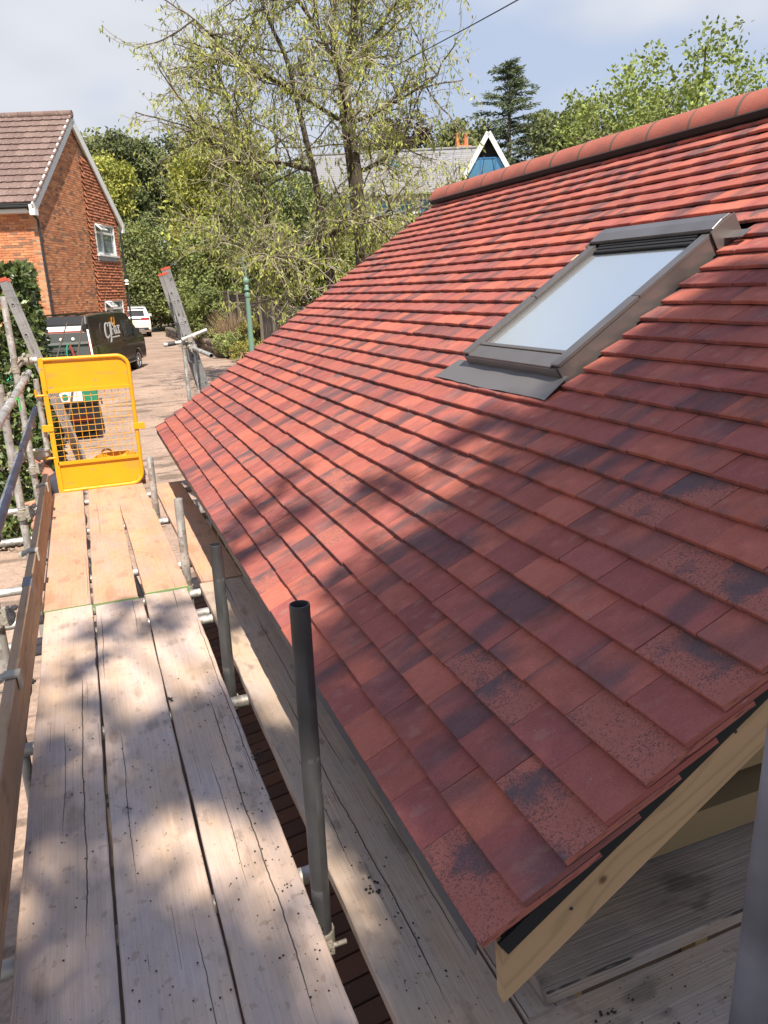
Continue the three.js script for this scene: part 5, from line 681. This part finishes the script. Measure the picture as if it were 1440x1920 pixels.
{ // dry twiggy shrub
  const t = thing('dry_shrub', 'leafless buff twiggy shrub left of the fence', 'shrub', [4.75, ground(4.75, -27.4), -27.4]), r = rngOf(88), l = []; for (let k = 0; k < 420; k++) { const a = r() * 6.28, s = 0.25 + 0.5 * r(), d = V(Math.cos(a) * s, 1.1, Math.sin(a) * s); l.push(limb(wander(V(rr(-0.25, 0.25, r), 0, rr(-0.25, 0.25, r)), d, rr(0.9, 1.75, r), 4, 0.22, r), 0.010, 0.004, 3)); } local('twigs', merge(l), std({ color: rgb(0.34, 0.24, 0.15), roughness: 1 }), t);
}
// the sparse broad tree in the middle
{
  const bx = 5.85, bz = -16.3, by = ground(bx, bz), t = thing('sparse_tree', 'tall sparse tree with curling twigs and thin yellow-green leaves behind the roof', 'tree', [bx, by, bz]), r = rngOf(905), L = new Leaves(906), big = [], mid = [], fine = [], b = t.position;
  const cols = [[0.38, 0.41, 0.085], [0.32, 0.365, 0.075], [0.45, 0.46, 0.11], [0.26, 0.315, 0.07], [0.55, 0.38, 0.06]];
  const hang = (p, n) => { for (let k = 0; k < n; k++) { const d = L.dir(-1.1), s = 0.075 + 0.06 * r(), c = cols[Math.floor(Math.pow(r(), 1.4) * (r() < 0.03 ? 5 : 4))], v = 0.75 + 0.5 * r(); L.leaf(p.x + rr(-0.06, 0.06, r), p.y + rr(-0.06, 0.06, r), p.z + rr(-0.06, 0.06, r), s, s * 0.30, d, c.map(q => q * v)); } };
  const twig = (a, d, len) => { const pts = wander(a, d, len, 5, 0.34, r, -0.05); fine.push(limb(pts, 0.009, 0.004, 3)); for (let i = 2; i < pts.length; i++) hang(pts[i], r() < 0.32 ? 0 : r() < 0.6 ? 2 : 4); };
  const branch = (a, d, len, rad) => { const pts = wander(a, d, len, 7, 0.22, r, -0.01); mid.push(limb(pts, rad, 0.012, 5)); for (let i = 1; i < pts.length; i++) { const dir = pts[i].clone().sub(pts[i - 1]).normalize(); for (let k = 0; k < 2; k++) twig(pts[i], dir.clone().multiplyScalar(0.6).add(V(...L.dir(0.1))), rr(0.4, 0.95, r)); } };
  const trunkPts = [V(bx, by - 0.1, bz), V(bx + 0.06, 0.6, bz), V(bx + 0.02, 2.0, bz), V(bx - 0.14, 3.6, bz + 0.1), V(bx - 0.22, 4.6, bz), V(bx - 0.30, 5.4, bz)]; big.push(limb(trunkPts, 0.22, 0.13, 10));
  const second = [V(bx - 0.75, by, bz + 0.5), V(bx - 0.9, 0.8, bz + 0.4), V(bx - 0.95, 2.2, bz + 0.3), V(bx - 1.2, 3.6, bz + 0.4), V(bx - 1.45, 5.0, bz + 0.3)]; big.push(limb(second, 0.12, 0.05, 8));
  const third = [V(bx - 0.5, by, bz - 0.4), V(bx - 1.2, 0.7, bz - 0.3), V(bx - 2.0, 2.0, bz - 0.2), V(bx - 2.3, 3.4, bz)]; big.push(limb(third, 0.12, 0.05, 8));
  const heads = [[trunkPts[5], V(-0.5, 1, 0.2), 3.0], [trunkPts[5], V(0.5, 1, -0.2), 3.6], [trunkPts[4], V(-1.0, 0.35, 0.3), 2.4], [trunkPts[4], V(1, 0.45, 0.2), 2.3], [trunkPts[3], V(0.9, 0.3, -0.4), 2.0], [trunkPts[3], V(-0.5, 0.6, 0.8), 2.8], [trunkPts[5], V(0, 1, 0.5), 3.4], [second[4], V(-0.3, 1, 0.1), 2.9], [second[4], V(-0.8, 0.8, -0.3), 2.4], [second[3], V(-1, 0.15, 0.3), 1.9], [third[3], V(-0.2, 1, 0), 2.4], [third[3], V(-0.8, 0.6, 0.2), 1.7], [third[2], V(-1, 0.0, 0.3), 1.5], [trunkPts[2], V(0.8, 0.3, 0.4), 2.2], [second[2], V(0.3, 0.3, 0.8), 1.9], [third[1], V(-0.6, 0.25, 0.7), 2.2], [second[2], V(-0.8, -0.2, 0.5), 2.2], [trunkPts[5], V(0.9, 0.8, 0.2), 2.5], [trunkPts[5], V(-0.2, 1, -0.5), 3.6]];
  for (const [a, d, len] of heads) { const pts = wander(a, d, len, 7, 0.16, r, 0.01); big.push(limb(pts, 0.055, 0.018, 7)); for (let i = 1; i < pts.length; i++) { const dir = pts[i].clone().sub(pts[i - 1]).normalize(); for (let k = 0; k < 2; k++) branch(pts[i], dir.clone().multiplyScalar(0.5).add(V(...L.dir(0.15))), rr(0.8, 1.55, r), 0.019); } }
  const put = (n, l, m) => { const g = merge(l); g.translate(-b.x, -b.y, -b.z); return local(n, g, m, t); };
  put('trunk', big, barkDark); put('branches', mid, bark); put('twigs', fine, twigMat); local('crown', L.geo(b), leafMat, t);
}
// conifers with layered drooping boughs
function conifer(label, x, z, top, seed, spread) {
  const by = ground(x, z), t = thing('conifer', label, 'tree', [x, by, z], 'far trees'), r = rngOf(seed), L = new Leaves(seed + 1), H = top - by, tr = [limb([V(0, 0, 0), V(0.05, H * 0.5, 0), V(0, H, 0)], 0.32, 0.03, 7)], cols = [[0.12, 0.16, 0.075], [0.15, 0.19, 0.085], [0.095, 0.135, 0.062]];
  for (let y = H * 0.2; y < H - 0.1; y += 0.42) { const k = 1 - (y - H * 0.25) / (H * 0.75), len = 0.25 + spread * Math.pow(k, 0.8), n = 5 + Math.floor(r() * 3); for (let q = 0; q < n; q++) { const a = r() * 6.283, l = len * rr(0.6, 1.15, r), pts = wander(V(0, y + rr(-0.15, 0.15, r), 0), V(Math.cos(a), 0.25, Math.sin(a)), l, 5, 0.08, r, -0.06); tr.push(limb(pts, 0.04, 0.012, 4)); for (let i = 1; i < pts.length; i++) for (let m = 0; m < 22; m++) { const c = cols[Math.floor(r() * 3)], v = 0.7 + 0.6 * r(), d = [Math.cos(a) * 0.6 + rr(-0.7, 0.7, r), rr(-0.45, 0.25, r), Math.sin(a) * 0.6 + rr(-0.7, 0.7, r)], mm = Math.hypot(...d); const s = rr(0.22, 0.42, r); L.leaf(pts[i].x + rr(-0.25, 0.25, r), pts[i].y + rr(-0.1, 0.06, r), pts[i].z + rr(-0.25, 0.25, r), s, s * 0.22, d.map(w => w / mm), c.map(w => w * v)); } } }
  local('trunk', merge(tr), bark, t); local('crown', L.geo(), leafMat, t);
}
conifer('tall dark conifer with layered boughs against the sky right of the white gable', 30.1, -50.6, 16.1, 701, 5.4);
conifer('second, shorter conifer partly behind the tall layered one', 33.6, -52, 13.4, 702, 5.0);
{ // the wood that closes the view
  const L = new Leaves(801), r = L.r; for (let k = 0; k < 560; k++) { const a = lerp(-0.75, 1.15, r()), D = rr(62, 84, r), x = -0.5 + Math.sin(a) * D, z = 0.9 - Math.cos(a) * D, g = ground(x, z); L.clump(x, g + Math.pow(r(), 0.8) * (5.5 + 2.0 * fbm(a * 6 + 4, 3, 3)), z, 1.3, 70, 0.5, [...dkG, ...mdG, ...olG], 0.8); }
  single('distant_wood', L.geo(), leafMat, 'band of distant woodland behind the houses and garden trees', 'woodland', null, 'stuff');
}
// the tree behind the camera whose crown shades the near roof and planks
{
  const t = thing('shade_tree', 'tall tree behind the viewer casting dappled shade on roof and planks', 'tree', [1.6, -2.45, 8.6]), L = new Leaves(1001), r = L.r, b = t.position, br = [limb(wander(V(1.6, -2.5, 8.6), V(-0.16, 1, -0.08), 10.2, 9, 0.04, r), 0.26, 0.1, 9)];
  // crown clumps, given by where their shade falls (X, Z on the eaves level) and their height in the crown
  const put = (X, Z, y, R, n) => { const x = X - 0.055 * y, z = Z + 0.68 * y; L.clump(x, y, z, R, n, 0.13, [[0.06, 0.10, 0.03], [0.08, 0.12, 0.035]], 0.3, 0.8); if (r() < 0.3) br.push(limb(wander(V(0.6, 6.5, 7.6), V(x - 0.6, y - 6.5, z - 7.6), Math.hypot(x - 0.6, y - 6.5, z - 7.6), 5, 0.06, r), 0.04, 0.012, 4)); };
  const gaps = [[-0.82, -0.66, 0.20], [-0.40, -0.62, 0.14], [-0.36, -1.78, 0.18], [-0.64, -1.66, 0.16], [-0.81, -1.36, 0.17], [-0.20, -1.74, 0.16], [0.0, -1.36, 0.15], [-0.02, -0.46, 0.13], [-0.06, -0.02, 0.06], [0.37, -1.55, 0.08], [0.16, -1.76, 0.12], [1.31, -1.42, 0.05], [0.36, 0.30, 0.12]];
  for (let k = 0; k < 1350; k++) { const X = rr(-1.7, 4.6, r), Z = rr(-1.72, 2.6, r), y = rr(8.6, 10.8, r), R = rr(0.16, 0.27, r), Zs = Z - 0.10 * Math.sin(X * 5 + 1); if (gaps.some(([a, b, q]) => Math.hypot(X - a, Zs - b) < q * 0.85 + R * 0.65)) continue; put(X, Zs, y, R, 70); }
  for (const [X, Z, R, n] of [[0.12, -2.6, 0.13, 42], [0.25, -2.25, 0.16, 46], [0.0, -2.2, 0.14, 36], [-0.28, -2.50, 0.08, 26], [-0.35, -2.28, 0.13, 36], [-0.62, -2.35, 0.11, 34], [-0.75, -2.0, 0.14, 44], [0.55, -1.95, 0.17, 46], [0.9, -2.02, 0.15, 46], [1.75, -1.95, 0.16, 40], [-0.5, -2.62, 0.06, 16], [0.35, -2.75, 0.08, 20]]) put(X, Z, rr(8.5, 10.5, r), R, n);
  // extra crown clumps added over and behind the viewer to block sky light
  for (let k = 0; k < 440; k++) { const a = r() * 6.283, q = Math.sqrt(r()), y = rr(7.2, 13.5, r), x = 1.2 + Math.cos(a) * q * 6.2, z = 10.6 + Math.sin(a) * q * 5.6, Z = z - 0.68 * y, X = x + 0.055 * y; if (Z < -1.4 || (Z < 0.6 && X > -1.2 && X < 2.6)) continue; L.clump(x, y, z, rr(0.5, 0.9, r), 60, 0.36, [[0.06, 0.10, 0.03], [0.08, 0.12, 0.035]], 0.3, 0.8); if (k % 6 === 0) br.push(limb(wander(V(1.0, 6.0, 8.2), V(x - 1.0, y - 6.0, z - 8.2), Math.hypot(x - 1.0, y - 6.0, z - 8.2), 5, 0.06, r), 0.07, 0.02, 5)); }
  const g = merge(br); g.translate(-b.x, -b.y, -b.z); local('trunk', g, bark, t); local('crown', L.geo(b), leafMat, t);
}
// ---------------------------------------------------------------- garden fence, wall, lamp post, cable
{
  const fm = [[0.185, 0.155, 0.135], [0.165, 0.14, 0.12], [0.21, 0.175, 0.15]].map(c => std({ color: rgb(...c), roughness: 0.95 })), r = rngOf(44), t = thing('garden_fence', 'weathered grey close-board fence behind the lamp post', 'fence', [5.3, ground(5.3, -25), -25]), g = new THREE.BoxGeometry(1, 1, 1), b = t.position, topAt = z => lerp(0.58, 1.12, clamp((-19 - z) / 10));
  const bar = (n, m, x, y0, y1, z0, z1, w) => { const o = local(n, g, m, t, x - b.x, (y0 + y1) / 2 - b.y, (z0 + z1) / 2 - b.z); o.scale.set(w, y1 - y0, z0 - z1); return o; };
  for (let k = 0; k < 125; k++) { const z = -17.5 - k * 0.115, y = topAt(z) - 0.1 * (Math.floor(k / 16) % 2 ? 0 : 0.6) + rr(-0.015, 0.015, r); bar('fence_board', fm[Math.floor(r() * 3)], 5.3 + rr(-0.006, 0.006, r), ground(5.3, z) - 0.1, y, z, z - 0.112, 0.018); }
  for (let k = 0; k < 9; k++) { const z = -17.4 - k * 1.84; bar('fence_post', k < 2 ? std({ color: rgb(0.36, 0.32, 0.26), roughness: 0.95 }) : fm[1], 5.24, ground(5.3, z) - 0.2, topAt(z) + 0.1, z, z - 0.1, 0.1); if (k < 8) bar('cap_rail', fm[2], 5.28, topAt(z - 0.9) + 0.005, topAt(z - 0.9) + 0.05, z - 0.1, z - 1.84, 0.06); }
  for (const [x, z, h, w] of [[5.15, -16.6, 0.95, 0.09]]) { const q = thing('timber_post', 'stout pale post standing right of the fence end', 'post', [x, ground(x, z), z]); const cg = merge([new THREE.CylinderGeometry(w, w * 1.08, h - ground(x, z), 10).translate(0, (h - ground(x, z)) / 2, 0), new THREE.ConeGeometry(w, 0.05, 10).translate(0, h - ground(x, z) + 0.025, 0)]); local('shaft', cg, std({ map: barkTex, color: rgb(2.4, 2.2, 2.0), roughness: 0.95 }), q); }
}
{ // low garden wall along the drive, of rough stones
  const t = thing('garden_wall', 'low dark stone wall along the right side of the drive', 'wall', [4.05, ground(4, -34), -34]), r = rngOf(61), ms = [[0.13, 0.105, 0.085], [0.17, 0.135, 0.105], [0.10, 0.085, 0.07]].map(c => std({ color: rgb(...c), roughness: 0.95 })), b = t.position, sg = [0, 1, 2].map(i => { const g = new THREE.IcosahedronGeometry(0.5, 1), p = g.attributes.position; for (let k = 0; k < p.count; k++) { const f = 0.9 + 0.3 * fbm(p.getX(k) * 3 + i * 9 + 20, p.getY(k) * 3 + p.getZ(k) * 2 + 20, 2); p.setXYZ(k, clamp(p.getX(k) * 1.35 * f, -0.5, 0.5), clamp(p.getY(k) * 1.35 * f, -0.5, 0.5), clamp(p.getZ(k) * 1.35 * f, -0.5, 0.5)); } g.computeVertexNormals(); return g; });
  local('core', box(-0.10, 0.14, -0.1, 0.40, -8, 8.2), ms[2], t); for (let k = 0; k < 34; k++) for (let c = 0; c < 3; c++) { const z = -25.8 - k * 0.5 - (c % 2) * 0.25; const o = local('stone', sg[Math.floor(r() * 3)], ms[Math.floor(r() * 3)], t, 4.02 - b.x + rr(-0.03, 0.03, r), 0.08 + c * 0.17, z - b.z); o.scale.set(0.32, 0.19, 0.53); }
  const q = thing('blue_bin', 'small pale blue bin behind the far end of the low wall', 'bin', [4.55, ground(4.55, -39), -39]); local('tub', new THREE.LatheGeometry([[0, 0], [0.16, 0], [0.2, 0.55], [0.22, 0.56], [0.22, 0.6], [0.19, 0.6], [0.15, 0.05], [0, 0.05]].map(p => new THREE.Vector2(...p)), 18), std({ color: rgb(0.42, 0.55, 0.66), roughness: 0.5 }), q);
  const s = thing('timber_trestle', 'small pale timber offcuts leaning together at the drive edge', 'timber', [4.05, ground(4, -22.6), -22.6]); local('slat', beam(V(-0.12, 0, 0), V(0.02, 0.36, 0), 0.09, 0.03), pine, s); local('slat', beam(V(0.16, 0, 0.02), V(0.02, 0.36, 0.02), 0.09, 0.03), pine, s); local('slat', beam(V(0.0, 0.37, -0.2), V(0.4, 0.36, -0.2), 0.12, 0.03), pine, s);
}
{ // green cast-iron lamp post
  const x = 2.56, z = -13.8, t = thing('lamp_post', 'green painted iron lamp post with a ball and thin finial, no lantern', 'lamp post', [x, ground(x, z), z]), g0 = t.position.y, gm = std({ color: rgb(0.15, 0.26, 0.205), roughness: 0.5 }), Y = y => 1.1036 + (y - 1.1036) * 0.75 - g0;
  local('shaft', new THREE.LatheGeometry([[0.0, 0], [0.13, 0], [0.13, 0.25], [0.10, 0.32], [0.06, 0.9], [0.054, Y(-0.2)], [0.040, Y(1.0)], [0.055, Y(1.01)], [0.055, Y(1.06)], [0.046, Y(1.07)], [0.046, Y(1.15)], [0.0, Y(1.15)]].map(p => new THREE.Vector2(...p)), 18), gm, t);
  local('collar', new THREE.LatheGeometry([[0, Y(1.15)], [0.064, Y(1.15)], [0.056, Y(1.19)], [0.034, Y(1.25)], [0.038, Y(1.30)], [0.0, Y(1.31)]].map(p => new THREE.Vector2(...p)), 16), gm, t); local('ball', new THREE.SphereGeometry(0.064, 16, 12).scale(1, 1.15, 1), gm, t, 0, Y(1.39), 0);
  local('finial', new THREE.TubeGeometry(new THREE.CatmullRomCurve3([V(0, Y(1.47), 0), V(0.005, Y(1.62), 0), V(-0.03, Y(1.78), 0), V(-0.02, Y(1.98), 0)]), 14, 0.014, 8), gm, t);
}
single('overhead_cable', new THREE.TubeGeometry(new THREE.CatmullRomCurve3([V(3.6, 3.15, 3.4), V(5.71, 4.83, -9.36), V(7.9, 6.79, -22.64), V(10.5, 9.2, -38)]), 40, 0.009, 5), black, 'thin black overhead cable crossing the sky at top right', 'cable');
// ---------------------------------------------------------------- slate-roofed house behind the trees
{
  const h = thing('slate_house', 'white house with grey slate roof and a blue glazed gable behind the sparse tree', 'house', [18.5, 1.2, -39.9]); h.rotation.y = -0.435;
  const r = rngOf(19), B = 1.2, sm = [[0.23, 0.23, 0.245], [0.26, 0.26, 0.275], [0.205, 0.205, 0.22]].map(c => std({ color: rgb(...c), roughness: 0.7 })), blue = std({ color: rgb(0.05, 0.17, 0.40), roughness: 0.4 }), gl = phys({ color: rgb(0.12, 0.30, 0.46), roughness: 0.08, metalness: 0.5 }), wht = whitePaint;
  const RY = 8.75 - B, EY = 6.1 - B, x0 = -7, x1 = 3.6;
  local('wall', merge([box(x0, x1, -1, EY + 0.1, -6, 0), box(2.35, 4.35, -1, 5.3, -0.5, 1.0)]), wht, h);
  const rf = local('roof', merge([beam(V((x0 + x1) / 2, EY - 0.06, 0.4), V((x0 + x1) / 2, RY - 0.05, -3), x1 - x0 + 0.4, 0.06), beam(V((x0 + x1) / 2, EY - 0.05, -6.4), V((x0 + x1) / 2, RY - 0.05, -3), x1 - x0 + 0.4, 0.08)]), sm[2], h); const sl = Math.atan2(RY - EY, 3.4), gA = 0.21, sg = new THREE.BoxGeometry(0.30, 0.014, 0.32), rest = [];
  let cnt = 0; for (let c = 0; c < 20; c++) for (let k = 0; k < 36; k++) { const d = c * gA, y = EY - 0.05 + d * Math.sin(sl) + 0.06, z = 0.42 - d * Math.cos(sl), x = x0 + 0.2 + k * 0.305 + (c % 2) * 0.15; if (x > x1 || z < -3) continue; const mi = Math.floor(r() * 3); if (x > -3.4 && cnt < 300 && (c + k) % 1 === 0 && c > 5) { const o = local('slate', sg, sm[mi], rf, x, y, z); o.rotation.x = sl - 0.05; cnt++; } else { const g = sg.clone(); g.rotateX(sl - 0.05); g.translate(x, y, z); rest.push(g); } }
  tag(local('slate', merge(rest), sm[0], rf), null, null, null, 'stuff'); local('ridge', tubeGeo(V(x0 - 0.2, RY + 0.02, -3), V(x1 + 0.2, RY + 0.02, -3), 0.09, false, 10), sm[2], rf);
  { const o = local('roof_light', bevelBox(0.62, 0.06, 0.85, 0.01), gl, rf, -1.75, RY - 0.78, -1.95); o.rotation.x = sl; } local('gutter', tubeGeo(V(x0, EY - 0.08, 0.48), V(x1, EY - 0.08, 0.48), 0.06, false, 8), black, rf);
  for (const x of [-2.4, -1.2, 0.1, 1.3]) { const w = local('window', box(x - 0.42, x + 0.42, EY - 1.25, EY - 0.35, 0.0, 0.05), blue, h); local('pane', box(x - 0.34, x + 0.34, EY - 1.17, EY - 0.43, 0.052, 0.06), gl, w); }
  { // glazed cross gable
    const cx = 3.35, py = RY + 0.08, fy = 5.55 - 0.1, hw = 1.30, zf = 1.1; const gb = new THREE.Group(); gb.name = 'gable'; h.add(gb);
    for (const s of [-1, 1]) { local('bargeboard', beam(V(cx + s * hw, fy, zf), V(cx, py, zf), 0.06, 0.24, V(0, 0, 1).cross(V(-s, 1.6, 0)).normalize().lengthSq() ? V(s * 0.8, 0.6, 0) : V(0, 1, 0)), wht, gb); const g = beam(V(cx + s * (hw + 0.06), fy + 0.04, -1.2), V(cx + s * (hw + 0.06), fy + 0.04, zf + 0.05), 0.01, 0.01); local('gable_slope', (() => { const q = new THREE.BufferGeometry(); const a = V(cx + s * (hw + 0.1), fy - 0.02, -2.6), b2 = V(cx + s * (hw + 0.1), fy - 0.02, zf), c = V(cx, py + 0.1, zf), d = V(cx, py + 0.1, -2.6), P = []; for (const dy of [0.05, 0.12]) for (const v of [a, b2, c, a, c, d]) P.push(v.x, v.y + dy, v.z); q.setAttribute('position', new THREE.Float32BufferAttribute(P, 3)); q.computeVertexNormals(); q.setAttribute('uv', new THREE.Float32BufferAttribute(new Float32Array(24), 2)); return q; })(), sm[0], gb); }
    const tri = (y0, y1, z, m, n, xa = -1, xb = 1) => { const s = new THREE.Shape(), wa = y => hw * (py - y) / (py - fy) * 0.93; s.moveTo(cx + xa * wa(y0), y0); s.lineTo(cx + xb * wa(y0), y0); s.lineTo(cx + xb * wa(y1), y1); s.lineTo(cx + xa * wa(y1), y1); s.closePath(); const g = new THREE.ExtrudeGeometry(s, { depth: 0.03, bevelEnabled: false }); g.translate(0, 0, z); return local(n, metric(clean(g)), m, gb); };
    tri(fy, fy + 0.95, 0.92, gl, 'pane', -1, -0.32); tri(fy, fy + 0.95, 0.92, gl, 'pane', -0.28, 0.30); tri(fy, fy + 0.95, 0.92, gl, 'pane', 0.34, 1); tri(fy + 1.0, py - 0.15, 0.60, darkRoom, 'recess'); tri(fy - 0.02, py - 0.1, 0.5, darkRoom, 'back_wall'); for (const q of [-0.30, 0.32]) local('glazing_bar', box(cx + q * hw - 0.03, cx + q * hw + 0.03, fy, fy + 0.95, 0.95, 1.0), blue, gb); local('balcony_rail', box(cx - hw * 0.62, cx + hw * 0.62, fy + 0.93, fy + 0.98, 0.93, 0.99), blue, gb);
  }
  const c2 = thing('chimney_stack', 'orange clay chimney pots peeping over the slate ridge', 'chimney', [22.6, 2.0, -43.5]); local('stack', box(-0.5, 0.5, 0, 7.2, -0.4, 0.4), brickMats[0], c2); for (const x of [-0.28, 0.28]) local('chimney_pot', new THREE.LatheGeometry([[0.14, 7.2], [0.12, 7.5], [0.11, 7.85], [0.14, 7.9], [0.10, 7.9], [0.09, 7.3]].map(p => new THREE.Vector2(...p)), 14), std({ color: rgb(0.52, 0.17, 0.07), roughness: 0.85 }), c2, x, 0, 0);
}

renderer.render(scene, camera);
